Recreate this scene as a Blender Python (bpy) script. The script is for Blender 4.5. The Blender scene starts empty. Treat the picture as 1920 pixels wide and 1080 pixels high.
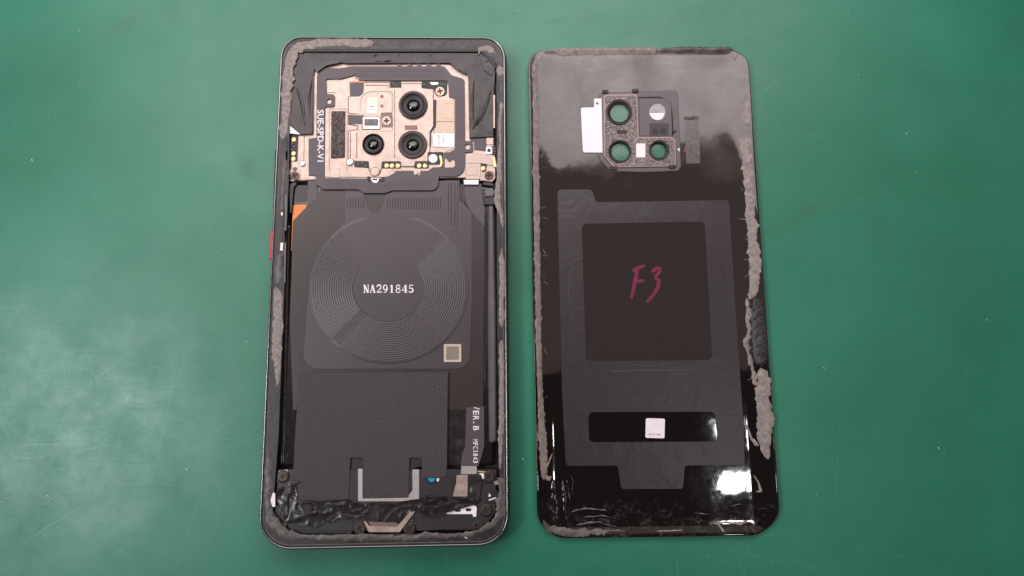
import bpy, bmesh, math, random
from mathutils import Vector, Matrix, noise
from mathutils.geometry import delaunay_2d_cdt
scene = bpy.context.scene
scene.unit_settings.system = 'METRIC'
scene.unit_settings.scale_length = 0.01            # one unit is one centimetre
R = math.radians
# ------------------------------------------------------------------ camera
F = 1397.0; TILT = R(7.6); DIST = 24.0
cam = bpy.data.cameras.new('camera'); camo = bpy.data.objects.new('camera', cam)
scene.collection.objects.link(camo)
cam.sensor_width = 36.0; cam.lens = 36.0 * F / 1920.0
cam.clip_start = 0.5; cam.clip_end = 2000
camo.location = (0, -DIST * math.sin(TILT), DIST * math.cos(TILT)); camo.rotation_euler = (TILT, 0, 0)
scene.camera = camo
# ------------------------------------------------------------------ world, lamps, exposure
w = bpy.data.worlds.new('World'); scene.world = w; w.use_nodes = True
w.node_tree.nodes['Background'].inputs[0].default_value = (0.55, 0.46, 0.44, 1)
w.node_tree.nodes['Background'].inputs[1].default_value = 0.10
def area(name, loc, target, sx, sy, L, col):
    l = bpy.data.lights.new(name, 'AREA'); l.shape = 'RECTANGLE'; l.size = sx; l.size_y = sy
    l.energy = L * math.pi * sx * sy; l.color = col
    o = bpy.data.objects.new(name, l); scene.collection.objects.link(o)
    o.location = loc; o.rotation_euler = (Vector(target) - Vector(loc)).to_track_quat('-Z', 'Y').to_euler()
    return o
area('bench_light', (-3, 22, 27), (0, 9, 0), 50, 22, 4.2, (1.0, 0.91, 0.92))
area('ceiling_glow', (0, 38, 150), (0, 38, 0), 260, 74, 0.62, (1.0, 0.78, 0.70))
area('ceiling_lamp', (50.3, -24.6, 150), (50.3, -24.6, 0), 6.2, 4.0, 90, (0.95, 0.96, 1.0))
area('ceiling_lamp', (48.6, -14.0, 150), (48.6, -14.0, 0), 2.8, 5.0, 80, (0.95, 0.96, 1.0))
area('side_window', (-60, -8, 82), (0, 0, 0), 26, 22, 22, (0.93, 0.98, 1.0))
scene.view_settings.view_transform = 'Standard'; scene.view_settings.look = 'None'
scene.view_settings.exposure = 0.0; scene.view_settings.gamma = 1.0
# ------------------------------------------------------------------ measuring: photo point -> place on a level
CT, ST = math.cos(TILT), math.sin(TILT)
def P(x, y, z=0.0):
    dx = (x - 960) / F; dy = -(y - 540) / F
    d = (dx, dy * CT + ST, dy * ST - CT)
    t = (z - camo.location.z) / d[2]
    return Vector((camo.location.x + t * d[0], camo.location.y + t * d[1], z))
def fillet(pts):
    out = []; n = len(pts)
    for i, p in enumerate(pts):
        r = p[2] if len(p) > 2 else 0
        b = Vector(p[:2])
        if r <= 0: out.append((b.x, b.y)); continue
        a = Vector(pts[i - 1][:2]); c = Vector(pts[(i + 1) % n][:2])
        u = (a - b); v = (c - b); lu, lv = u.length, v.length; u /= lu; v /= lv
        ang = math.acos(max(-1, min(1, u.dot(v))))
        t = min(r / math.tan(ang / 2), lu * .49, lv * .49); rr = t * math.tan(ang / 2)
        cen = b + (u + v).normalized() * (rr / math.sin(ang / 2))
        p0 = b + u * t; p1 = b + v * t
        a0 = math.atan2(p0.y - cen.y, p0.x - cen.x); a1 = math.atan2(p1.y - cen.y, p1.x - cen.x)
        da = (a1 - a0 + math.pi) % (2 * math.pi) - math.pi
        k = max(2, int(3 + rr / 6))
        for j in range(k + 1):
            q = a0 + da * j / k; out.append((cen.x + rr * math.cos(q), cen.y + rr * math.sin(q)))
    return out
def circle(cx, cy, r, n=28, ry=None):
    ry = r if ry is None else ry
    return [(cx + r * math.cos(2 * math.pi * i / n), cy + ry * math.sin(2 * math.pi * i / n)) for i in range(n)]
def rect(x0, y0, x1, y1, r=0): return [(x0, y0, r), (x1, y0, r), (x1, y1, r), (x0, y1, r)]
def sarea(l): return .5 * sum(l[i - 1][0] * l[i][1] - l[i][0] * l[i - 1][1] for i in range(len(l)))
def inset(l, d):                                    # l counter-clockwise: positive d goes inward
    n = len(l); out = []
    for i in range(n):
        a, b, c = Vector(l[i - 1]), Vector(l[i]), Vector(l[(i + 1) % n])
        e1 = (b - a); e2 = (c - b)
        if e1.length < 1e-9 or e2.length < 1e-9: out.append((b.x, b.y)); continue
        e1.normalize(); e2.normalize()
        n1 = Vector((-e1.y, e1.x)); n2 = Vector((-e2.y, e2.x)); m = n1 + n2
        if m.length < 1e-6: m = n1
        m.normalize(); k = d / max(.45, m.dot(n1)); q = b + m * k
        out.append((q.x, q.y))
    return out
def inside(p, l):
    x, y = p; c = False; j = len(l) - 1
    for i in range(len(l)):
        xi, yi = l[i]; xj, yj = l[j]
        if (yi > y) != (yj > y) and x < (xj - xi) * (y - yi) / (yj - yi) + xi: c = not c
        j = i
    return c
def edist(p, l):
    best = 1e9; px, py = p; n = len(l)
    for i in range(n):
        ax, ay = l[i - 1]; bx, by = l[i]; dx, dy = bx - ax, by - ay; q = dx * dx + dy * dy
        t = 0 if q == 0 else max(0, min(1, ((px - ax) * dx + (py - ay) * dy) / q))
        d = (ax + t * dx - px) ** 2 + (ay + t * dy - py) ** 2
        if d < best: best = d
    return math.sqrt(best)
def cdt(loops, extra=()):
    vs, es = [], []
    for l in loops:
        s = len(vs); vs += [Vector(p) for p in l]; es += [(s + i, s + (i + 1) % len(l)) for i in range(len(l))]
    vs += [Vector(p) for p in extra]
    ov, oe, of, a, b, c = delaunay_2d_cdt(vs, es, [], 0, 1e-7)
    tris = []
    for f in of:
        cx = sum(ov[i].x for i in f) / 3; cy = sum(ov[i].y for i in f) / 3
        if inside((cx, cy), loops[0]) and not any(inside((cx, cy), h) for h in loops[1:]):
            p, q, r = (ov[i] for i in f)
            if (q - p).cross(r - p) < 0: f = [f[0], f[2], f[1]]
            tris.append(tuple(f))
    return ov, tris
def link(name, verts, faces, mat, parent, smooth=None, origin=None, mats=None, fm=None):
    n = len(verts)
    if origin is None:
        c = Vector((0, 0, 0))
        for v in verts: c += Vector(v)
        c /= n; c.z = min(v[2] for v in verts)
    else: c = Vector(origin)
    me = bpy.data.meshes.new(name)
    me.from_pydata([Vector(v) - c for v in verts], [], faces)
    me.materials.append(mat)
    for m in (mats or []): me.materials.append(m)
    if smooth:
        me.polygons.foreach_set('use_smooth', [bool(smooth is True or smooth[i]) for i in range(len(faces))])
    if fm: me.polygons.foreach_set('material_index', fm)
    me.update()
    o = bpy.data.objects.new(name, me); scene.collection.objects.link(o)
    if parent is not None:
        o.parent = parent; o.location = c - wloc(parent)
    else: o.location = c
    return o
def wloc(o):
    v = Vector(o.location)
    while o.parent is not None: o = o.parent; v += Vector(o.location)
    return v
def thing(name, label, cat, loc):
    o = bpy.data.objects.new(name, None); scene.collection.objects.link(o); o.location = loc
    o.empty_display_size = 1; o['label'] = label; o['category'] = cat
    return o
def plate(name, outer, z1, th, mat, parent, holes=(), bev=.008, step=None, disp=None, raw=False, label=None):
    """Solid sheet: outline as seen in the photo, on level z1, th thick, bevelled rim; disp(x, y, edge) lifts its top."""
    zz = z1
    lo = [(P(x, y, zz).x, P(x, y, zz).y) for x, y in (outer if raw else fillet(outer))]
    hs = [[(P(x, y, zz).x, P(x, y, zz).y) for x, y in (h if raw else fillet(h))] for h in holes]
    if sarea(lo) < 0: lo.reverse()
    loops = [lo]
    for h in hs:
        if sarea(h) > 0: h.reverse()
        loops.append(h)
    ins = [inset(l, bev) for l in loops]
    extra = []
    if step:
        s = step / 58.0
        x0 = min(p[0] for p in lo); x1 = max(p[0] for p in lo); y0 = min(p[1] for p in lo); y1 = max(p[1] for p in lo)
        rr = random.Random(7); yy = y0
        while yy < y1:
            xx = x0
            while xx < x1:
                q = (xx + rr.uniform(-.25, .25) * s, yy + rr.uniform(-.25, .25) * s)
                if inside(q, ins[0]) and not any(inside(q, h) for h in ins[1:]) and edist(q, ins[0]) > s * .35 and all(edist(q, h) > s * .35 for h in ins[1:]): extra.append(q)
                xx += s
            yy += s
    ov, tris = cdt(ins, extra)
    def zt(x, y): return z1 + (disp(x, y) if disp else 0)
    verts = [(v.x, v.y, zt(v.x, v.y)) for v in ov]; faces = list(tris); sm = [bool(disp)] * len(tris)
    for l, i in zip(loops, ins):
        n = len(l); s = len(verts)
        verts += [(p[0], p[1], zt(*p)) for p in i]
        verts += [(p[0], p[1], zt(*p) - bev) for p in l]
        verts += [(p[0], p[1], z1 - th) for p in l]
        for a in range(n):
            b = (a + 1) % n
            faces.append((s + a, s + n + a, s + n + b, s + b)); faces.append((s + n + a, s + 2 * n + a, s + 2 * n + b, s + n + b)); sm += [False, False]
    o = link(name, verts, faces, mat, parent, smooth=sm)
    if label: o['label'] = label
    return o
def lathe(name, cx, cy, z, prof, mat, parent, n=40, label=None):
    c = P(cx, cy, z); k = (P(cx + 1, cy, z) - c).x
    verts, faces = [], []
    for r, h in prof:
        for i in range(n):
            a = 2 * math.pi * i / n; verts.append((c.x + r * k * math.cos(a), c.y + r * k * math.sin(a), z + h))
    for j in range(len(prof) - 1):
        for i in range(n):
            b = (i + 1) % n; faces.append((j * n + i, j * n + b, (j + 1) * n + b, (j + 1) * n + i))
    faces.append(tuple((len(prof) - 1) * n + i for i in range(n)))
    o = link(name, verts, faces, mat, parent, smooth=True)
    if label: o['label'] = label
    return o
def strip(name, path, z, mat, parent, h=.02, rag=.25, seed=1, step=2.0, tear=0.0, lump=1.0):
    """Ragged ribbon of glue along a path of (x, y, width); z a level or a function of world x, y."""
    rr = random.Random(seed); pts = []
    for (a, b) in zip(path[:-1], path[1:]):
        L = math.hypot(b[0] - a[0], b[1] - a[1]); k = max(1, int(L / step))
        for j in range(k):
            t = j / k; pts.append([a[q] + (b[q] - a[q]) * t for q in range(3)])
    pts.append(list(path[-1])); n = len(pts)
    verts, faces = [], []
    zf = z if callable(z) else (lambda x, y: z)
    M = 6
    for i, (x, y, wd) in enumerate(pts):
        a = pts[max(0, i - 2)]; b = pts[min(n - 1, i + 2)]
        d = Vector((b[0] - a[0], b[1] - a[1])); d = d.normalized() if d.length > 0 else Vector((1, 0))
        nx, ny = -d.y, d.x
        e = min(1, (i + .3) / 3, (n - .7 - i) / 3); wl = wd * .5 * e; wr = wl
        s = seed * 17.3
        wl *= 1 + rag * (noise.noise((i * .09, s, 0)) * 1.5 + noise.noise((i * .27, s, 3)) * .7 + noise.noise((i * .83, s, 4)) * .4 + rr.uniform(-.15, .15))
        wr *= 1 + rag * (noise.noise((i * .09, s, 9)) * 1.5 + noise.noise((i * .27, s, 5)) * .7 + noise.noise((i * .83, s, 6)) * .4 + rr.uniform(-.15, .15))
        tl_ = noise.noise((i * .22, s, 21)); tr_ = noise.noise((i * .22, s, 27))
        wl *= 1 + tear * 2.2 * max(0, tl_ - .1) - tear * 1.2 * max(0, -tl_ - .1); wr *= 1 + tear * 2.2 * max(0, tr_ - .1) - tear * 1.2 * max(0, -tr_ - .1)
        wl = max(.3, wl); wr = max(.3, wr)
        zz = zf(*P(x, y, .3).xy) if callable(z) else z
        for m in range(M):
            t = m / (M - 1); q = -wl + (wl + wr) * t
            hh = h * (math.sin(math.pi * min(1, max(0, t))) ** .5) * (.8 + lump * (.7 * noise.noise((x * .09 + m * .5, y * .09, s)) + .25 * rr.random()))
            p = P(x + nx * q, y + ny * q, zz)
            zb = zf(p.x, p.y)
            verts.append((p.x, p.y, zb + max(.002, hh if 0 < m < M - 1 else .002)))
    for i in range(n - 1):
        for m in range(M - 1):
            a = i * M + m; faces.append((a, a + 1, a + M + 1, a + M))
    return link(name, verts, faces, mat, parent, smooth=True)
def text(body, x0, y0, x1, y1, z, mat, parent, turned=False, name='printed_text', weight=0.0):
    cu = bpy.data.curves.new(name, 'FONT'); cu.body = body; cu.resolution_u = 3; cu.offset = weight
    to = bpy.data.objects.new(name, cu); scene.collection.objects.link(to)
    dg = bpy.context.evaluated_depsgraph_get(); dg.update()
    me = bpy.data.meshes.new_from_object(to.evaluated_get(dg))
    vs = [v.co.copy() for v in me.vertices]; fs = [tuple(p.vertices) for p in me.polygons]
    bpy.data.objects.remove(to); bpy.data.meshes.remove(me); bpy.data.curves.remove(cu)
    ux0 = min(v.x for v in vs); ux1 = max(v.x for v in vs); uy0 = min(v.y for v in vs); uy1 = max(v.y for v in vs)
    out = []
    for v in vs:
        u = (v.x - ux0) / (ux1 - ux0); t = (v.y - uy0) / max(1e-6, uy1 - uy0)
        if turned: out.append(P(x0 + (x1 - x0) * t, y0 + (y1 - y0) * u, z))
        else: out.append(P(x0 + (x1 - x0) * u, y1 + (y0 - y1) * t, z))
    return link(name, out, fs, mat, parent)
def strokes(name, lines, z, mat, parent, h=.002):
    """Pen strokes or printed lines: each line a list of (x, y, width); z a level or a function."""
    verts, faces = [], []
    for ln in lines:
        s = len(verts); n = len(ln)
        for i, (x, y, wd) in enumerate(ln):
            a = ln[max(0, i - 1)]; b = ln[min(n - 1, i + 1)]
            d = Vector((b[0] - a[0], b[1] - a[1])); d.normalize(); q = wd / 2
            zz = z(*P(x, y, .1).xy) if callable(z) else z
            hh = h + (.0006 * lines.index(ln) if len(lines) < 90 else 0)
            verts.append(P(x - d.y * q, y + d.x * q, zz + hh)); verts.append(P(x + d.y * q, y - d.x * q, zz + hh))
        for i in range(n - 1): faces.append((s + 2 * i, s + 2 * i + 2, s + 2 * i + 3, s + 2 * i + 1))
    return link(name, verts, faces, mat, parent)
def ridges(name, lines, z, mat, parent, h=.006):
    """Raised lines: each a list of (x, y, width), roof-shaped in section."""
    verts, faces = [], []
    for ln in lines:
        s = len(verts); n = len(ln)
        for i, (x, y, wd) in enumerate(ln):
            a = ln[max(0, i - 1)]; b = ln[min(n - 1, i + 1)]
            d = Vector((b[0] - a[0], b[1] - a[1])); d.normalize(); q = wd / 2
            verts += [P(x - d.y * q, y + d.x * q, z), P(x, y, z + h), P(x + d.y * q, y - d.x * q, z)]
        for i in range(n - 1):
            a = s + 3 * i; faces += [(a, a + 3, a + 4, a + 1), (a + 1, a + 4, a + 5, a + 2)]
    return link(name, verts, faces, mat, parent)
# ------------------------------------------------------------------ materials
def lin(c): return tuple(((v / 255) / 12.92 if v / 255 <= .04045 else ((v / 255 + .055) / 1.055) ** 2.4) for v in c) + (1,)
class Mat:
    def __init__(s, name, col, rough=.5, metal=0, spec=.5, coat=0, coat_rough=.05):
        s.m = bpy.data.materials.new(name); s.m.use_nodes = True; s.nt = s.m.node_tree; s.n = s.nt.nodes; s.l = s.nt.links
        s.b = s.n['Principled BSDF']; s.b.inputs['Base Color'].default_value = tuple(col[:3]) + (1,)
        s.b.inputs['Roughness'].default_value = rough; s.b.inputs['Metallic'].default_value = metal
        s.b.inputs['Specular IOR Level'].default_value = spec
        s.b.inputs['Coat Weight'].default_value = coat; s.b.inputs['Coat Roughness'].default_value = coat_rough
        s.co = s.n.new('ShaderNodeTexCoord').outputs['Object']; s.col = tuple(col[:3]) + (1,); s.bump = None
    def mapped(s, sc, rot=0, loc=(0, 0, 0)):
        m = s.n.new('ShaderNodeMapping'); s.l.new(s.co, m.inputs[0]); m.inputs['Scale'].default_value = sc
        m.inputs['Rotation'].default_value = (0, 0, rot); m.inputs['Location'].default_value = loc; return m.outputs[0]
    def noise(s, scale, detail=4, rough=.6, vec=None, dist=0):
        t = s.n.new('ShaderNodeTexNoise'); t.inputs['Scale'].default_value = scale; t.inputs['Detail'].default_value = detail
        t.inputs['Roughness'].default_value = rough; t.inputs['Distortion'].default_value = dist
        s.l.new(vec if vec is not None else s.co, t.inputs['Vector']); return t.outputs['Fac']
    def ramp(s, fac, a, b, ca=(0, 0, 0, 1), cb=(1, 1, 1, 1)):
        r = s.n.new('ShaderNodeValToRGB'); s.l.new(fac, r.inputs[0]); e = r.color_ramp.elements
        e[0].position = a; e[1].position = b; e[0].color = ca; e[1].color = cb; return r.outputs[0]
    def math(s, op, a, b=None):
        m = s.n.new('ShaderNodeMath'); m.operation = op
        for i, v in enumerate((a, b)):
            if v is None: continue
            if isinstance(v, (int, float)): m.inputs[i].default_value = v
            else: s.l.new(v, m.inputs[i])
        return m.outputs[0]
    def mix(s, fac, a, b):
        m = s.n.new('ShaderNodeMix'); m.data_type = 'RGBA'
        for i, v in ((0, fac), (6, a), (7, b)):
            if isinstance(v, (int, float)): m.inputs[i].default_value = v
            elif isinstance(v, tuple): m.inputs[i].default_value = v
            else: s.l.new(v, m.inputs[i])
        return m.outputs[2]
    def color(s, sock): s.l.new(sock, s.b.inputs['Base Color']); return s
    def vary(s, scale, amt=.25, detail=5):
        c = s.col; lo = tuple(v * (1 - amt) for v in c[:3]) + (1,); hi = tuple(min(1, v * (1 + amt)) for v in c[:3]) + (1,)
        return s.color(s.ramp(s.noise(scale, detail), .3, .7, lo, hi))
    def rvary(s, scale, a, b):
        r = s.ramp(s.noise(scale, 5), .3, .7, (a, a, a, 1), (b, b, b, 1)); s.l.new(r, s.b.inputs['Roughness']); return s
    def bumped(s, h, strength=.3, dist=.02):
        b = s.n.new('ShaderNodeBump'); b.inputs['Strength'].default_value = strength; b.inputs['Distance'].default_value = dist
        s.l.new(h, b.inputs['Height'])
        if s.bump: s.l.new(s.bump, b.inputs['Normal'])
        s.bump = b.outputs[0]; s.l.new(s.bump, s.b.inputs['Normal']); s.l.new(s.bump, s.b.inputs['Coat Normal']); return s
def M(name, rgb, rough=.5, metal=0, spec=.5, **k): return Mat(name, lin(rgb), rough, metal, spec, **k)

m_black = M('black_plastic', (38, 34, 36), .42); m_black.vary(3, .2); m_black.bumped(m_black.noise(60), .15, .004)
m_pit = M('dark_recess', (18, 16, 18), .5); m_pit.vary(8, .3)
m_frame = M('dark_frame_metal', (56, 50, 54), .3, .55); m_frame.vary(2.2, .3); m_frame.rvary(6, .22, .45); m_frame.bumped(m_frame.noise(14), .25, .01)
m_scr = M('scratched_vinyl', (72, 140, 114), .32); m_scr.vary(2, .3)
m_ledge = M('dark_ledge_plastic', (38, 33, 35), .4); m_ledge.vary(2.5, .4, 8); m_ledge.rvary(5, .28, .55); m_ledge.bumped(m_ledge.noise(12), .3, .012)
m_rim = M('polished_rim', (150, 145, 150), .16, .9); m_rim.rvary(3, .1, .3)
m_rim2 = M('grey_lip', (84, 77, 79), .3, spec=.6); m_rim2.vary(3, .5, 8)
m_glue = M('grey_glue', (128, 117, 112), .55); m_glue.vary(8, .4, 10); m_glue.bumped(m_glue.noise(9, 6), .5, .015); m_glue.rvary(7, .35, .75)
m_glued = M('thin_dark_glue', (84, 77, 74), .45); m_glued.vary(3, .55, 9); m_glued.bumped(m_glued.noise(9, 6), .5, .015); m_glued.rvary(6, .3, .6)
m_tape = M('black_tape', (40, 33, 33), .34, spec=.45); m_tape.vary(1.5, .3); m_tape.bumped(m_tape.noise(1.3, 4, .5, dist=.9), .4, .07); m_tape.rvary(2, .24, .42)
m_crink = M('torn_black_tape', (30, 25, 26), .3, spec=.5); m_crink.bumped(m_crink.noise(2, 4, .5, m_crink.mapped((.7, 1.6, 1)), 1.0), .2, .05); m_crink.rvary(3, .16, .42)
m_champ = M('champagne_metal', (174, 156, 146), .36, .5); m_champ.vary(1.5, .09); m_champ.rvary(4, .28, .48); m_champ.bumped(m_champ.noise(50, 3), .06, .004)
m_champ2 = M('champagne_panel', (172, 152, 136), .36, .4); m_champ2.vary(3, .05)
m_edge = M('champagne_edge', (118, 96, 88), .45, .3)
m_flex = M('grey_flex', (72, 64, 70), .45); m_flex.vary(2, .08)
m_film = M('graphite_film', (44, 37, 36), .34, spec=.5); m_film.vary(1.5, .1); m_film.bumped(m_film.noise(1.2, 3), .12, .05)
m_coil = M('coil_film', (54, 47, 52), .40, spec=.6); m_coil.vary(1.2, .08)
m_stitch = M('wire_crossing', (112, 104, 108), .3, spec=.6); m_stitch.vary(6, .3)
m_sheet = M('grained_black_sheet', (55, 48, 50), .55, spec=.45); m_sheet.bumped(m_sheet.noise(19, 4, .7), .8, .02); m_sheet.vary(18, .28, 4)
m_batt = M('battery_wrap', (26, 23, 25), .14, spec=.6); m_batt.bumped(m_batt.noise(2.5, 3), .3, .04)
m_white = M('white_label', (236, 228, 232), .5); m_white.vary(3, .04)
m_print = M('white_print', (232, 226, 230), .5); m_print.vary(20, .03)
m_ink = M('black_print', (60, 56, 58), .6); m_ink.vary(20, .1)
m_gold = M('gold_contact', (228, 200, 142), .35, .4); m_gold.vary(9, .1)
m_glass = M('lens_glass', (8, 8, 9), .04, spec=.6); m_glass.vary(5, .2)
m_green_glass = M('coated_lens_glass', (14, 40, 34), .05, spec=.9); m_green_glass.vary(12, .5)
m_rubber = M('lens_barrel', (40, 34, 35), .5); m_rubber.vary(8, .15)
m_brownring = M('lens_surround', (62, 50, 48), .55); m_brownring.vary(8, .12)
m_foam = M('black_foam', (50, 42, 43), .5, spec=.6); m_foam.bumped(m_foam.noise(18, 6, .7, dist=1), 1, .05); m_foam.color(m_foam.ramp(m_foam.noise(15, 5, .7, dist=1), .46, .66, lin((50, 41, 42)), lin((140, 124, 122))))
m_orange = M('orange_sticker', (226, 128, 58), .5); m_orange.vary(3, .1)
m_red = M('red_button', (205, 36, 74), .4, .2); m_red.vary(6, .1)
m_blue = M('blue_glass', (40, 150, 180), .2); m_blue.vary(9, .2)
m_navy = M('dark_blue_ring', (30, 40, 70), .3); m_navy.vary(9, .2)
m_silver = M('silver_metal', (205, 196, 196), .3, .6); m_silver.vary(4, .1)
m_screw = M('screw_steel', (168, 146, 132), .35, .6); m_screw.vary(8, .2)
m_screwd = M('dark_screw_steel', (82, 66, 60), .35, .6); m_screwd.vary(8, .2)
m_tube = M('grey_cable', (88, 84, 88), .28, spec=.6); m_tube.vary(1.3, .2)
m_khaki = M('khaki_label', (190, 176, 156), .55); m_khaki.vary(5, .06)
m_khakid = M('worn_label_centre', (128, 116, 104), .6); m_khakid.vary(14, .2)
m_copper = M('red_copper', (176, 110, 98), .4, .4); m_copper.vary(6, .1)
m_yel = M('yellow_led', (240, 246, 190), .4); m_yel.vary(6, .03)
m_spark = M('glittery_adhesive_pad', (92, 80, 80), .6)
m_spark.color(m_spark.ramp(m_spark.noise(24, 3, .75), .47, .68, lin((84, 73, 72)), lin((186, 172, 168)))); m_spark.bumped(m_spark.noise(24, 3, .75), .5, .015)
m_mod = M('grey_module_plastic', (84, 76, 80), .42); m_mod.vary(4, .1)
m_pink = M('pink_grey_frame', (150, 128, 126), .45, .2); m_pink.vary(5, .1)
m_fres = M('flash_diffuser', (150, 144, 148), .2); m_fres.vary(9, .25); m_fres.bumped(m_fres.noise(8), .5, .03)
m_imp = M('dull_imprint', (80, 71, 73), .22); m_imp.vary(6, .5, 8)
m_marker = M('magenta_marker', (112, 4, 62), .35); m_marker.vary(8, .25)
m_stick = M('grey_sticker_film', (44, 38, 42), .32, spec=.5)
m_stick.bumped(m_stick.noise(.9, 4, .5, dist=1.5), .35, .05); m_stick.vary(.8, .08)
m_rolled = M('rolled_black_glue', (38, 34, 37), .42, spec=.35); m_rolled.bumped(m_rolled.noise(8), .4, .03)
m_strand = M('glue_strand', (140, 126, 122), .6); m_strand.vary(10, .3)

# cover glass: glossy black with a smeared, greasy head
m_cov = M('black_cover_glass', (20, 15, 15), .06, spec=.55)
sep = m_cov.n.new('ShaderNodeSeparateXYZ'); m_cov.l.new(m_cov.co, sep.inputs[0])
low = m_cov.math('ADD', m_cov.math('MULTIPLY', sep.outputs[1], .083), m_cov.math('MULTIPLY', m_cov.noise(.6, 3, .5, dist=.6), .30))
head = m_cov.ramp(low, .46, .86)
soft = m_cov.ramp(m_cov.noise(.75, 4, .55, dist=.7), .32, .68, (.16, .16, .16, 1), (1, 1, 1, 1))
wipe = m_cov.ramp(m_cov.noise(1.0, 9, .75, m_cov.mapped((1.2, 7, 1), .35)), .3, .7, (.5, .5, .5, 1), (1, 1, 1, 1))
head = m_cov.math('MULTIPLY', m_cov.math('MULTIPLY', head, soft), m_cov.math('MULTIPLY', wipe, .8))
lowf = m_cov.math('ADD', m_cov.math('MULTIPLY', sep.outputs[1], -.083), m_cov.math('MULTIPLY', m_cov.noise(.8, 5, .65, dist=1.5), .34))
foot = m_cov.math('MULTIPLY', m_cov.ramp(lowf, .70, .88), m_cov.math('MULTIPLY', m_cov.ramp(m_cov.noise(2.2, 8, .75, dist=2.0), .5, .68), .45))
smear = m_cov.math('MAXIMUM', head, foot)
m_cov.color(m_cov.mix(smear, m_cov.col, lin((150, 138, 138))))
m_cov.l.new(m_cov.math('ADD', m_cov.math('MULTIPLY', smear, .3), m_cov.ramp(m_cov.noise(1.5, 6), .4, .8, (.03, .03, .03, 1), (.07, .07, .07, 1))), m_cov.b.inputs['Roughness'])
m_cov.bumped(m_cov.noise(.7, 3), .08, .06)
# thin clear panes
m_pane = bpy.data.materials.new('window_glass'); m_pane.use_nodes = True
nt = m_pane.node_tree; nt.nodes.clear()
o_ = nt.nodes.new('ShaderNodeOutputMaterial'); mx = nt.nodes.new('ShaderNodeMixShader'); tr = nt.nodes.new('ShaderNodeBsdfTransparent')
gl = nt.nodes.new('ShaderNodeBsdfGlossy'); fr = nt.nodes.new('ShaderNodeFresnel'); fr.inputs[0].default_value = 1.4
gl.inputs['Roughness'].default_value = .05; tr.inputs[0].default_value = (.93, .97, .95, 1)
nt.links.new(fr.outputs[0], mx.inputs[0]); nt.links.new(tr.outputs[0], mx.inputs[1]); nt.links.new(gl.outputs[0], mx.inputs[2]); nt.links.new(mx.outputs[0], o_.inputs[0])
# green work mat
m_mat = M('green_work_mat', (44, 124, 92), .42, spec=.5)
blot = m_mat.noise(.16, 6, .6)
base = m_mat.mix(m_mat.ramp(blot, .35, .68), lin((22, 105, 80)), lin((34, 118, 93)))
fine = m_mat.noise(30, 3, .7)
base = m_mat.mix(m_mat.math('MULTIPLY', m_mat.ramp(fine, .5, .75), .32), base, lin((96, 150, 126)))
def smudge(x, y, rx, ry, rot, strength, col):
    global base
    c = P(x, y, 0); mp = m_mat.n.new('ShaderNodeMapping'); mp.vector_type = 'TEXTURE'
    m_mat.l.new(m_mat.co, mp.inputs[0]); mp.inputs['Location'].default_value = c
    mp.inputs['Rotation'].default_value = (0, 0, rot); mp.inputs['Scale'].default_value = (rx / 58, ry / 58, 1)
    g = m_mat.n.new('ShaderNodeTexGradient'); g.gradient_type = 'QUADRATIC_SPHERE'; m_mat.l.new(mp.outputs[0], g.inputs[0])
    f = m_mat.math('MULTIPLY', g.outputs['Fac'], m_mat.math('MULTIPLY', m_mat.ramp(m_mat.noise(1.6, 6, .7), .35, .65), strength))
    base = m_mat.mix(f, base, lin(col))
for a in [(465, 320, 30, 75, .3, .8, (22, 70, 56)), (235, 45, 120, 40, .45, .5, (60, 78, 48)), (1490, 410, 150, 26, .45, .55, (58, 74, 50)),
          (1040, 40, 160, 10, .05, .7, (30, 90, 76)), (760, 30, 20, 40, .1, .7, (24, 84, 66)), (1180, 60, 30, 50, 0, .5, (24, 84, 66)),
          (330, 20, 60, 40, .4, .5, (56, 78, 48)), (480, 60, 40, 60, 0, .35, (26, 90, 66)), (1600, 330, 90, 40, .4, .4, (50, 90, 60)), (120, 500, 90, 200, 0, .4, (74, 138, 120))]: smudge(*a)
m_mat.color(base)
sc1 = m_mat.noise(1.0, 6, .75, m_mat.mapped((.12, 7, 1), .22)); sc2 = m_mat.noise(1.0, 6, .75, m_mat.mapped((8, .14, 1), .35)); sc3 = m_mat.noise(1.0, 5, .75, m_mat.mapped((.4, 12, 1), 1.0))
m_mat.bumped(m_mat.ramp(sc1, .60, .74), .13, .010); m_mat.bumped(m_mat.ramp(sc2, .62, .75), .10, .010); m_mat.bumped(m_mat.ramp(sc3, .60, .7), .12, .010)
m_mat.bumped(m_mat.noise(26, 3, .6), .12, .01)
m_mat.l.new(m_mat.ramp(m_mat.noise(.5, 6, .7), .3, .7, (.31, .31, .31, 1), (.46, .46, .46, 1)), m_mat.b.inputs['Roughness'])
for k in list(globals()):
    if k.startswith('m_') and isinstance(globals()[k], Mat): globals()[k] = globals()[k].m
# ------------------------------------------------------------------ the work mat
bm = bmesh.new(); bmesh.ops.create_grid(bm, x_segments=8, y_segments=8, size=60)
me = bpy.data.meshes.new('work_mat'); bm.to_mesh(me); bm.free(); me.materials.append(m_mat)
mat_o = bpy.data.objects.new('work_mat', me); scene.collection.objects.link(mat_o); mat_o['kind'] = 'structure'
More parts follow.
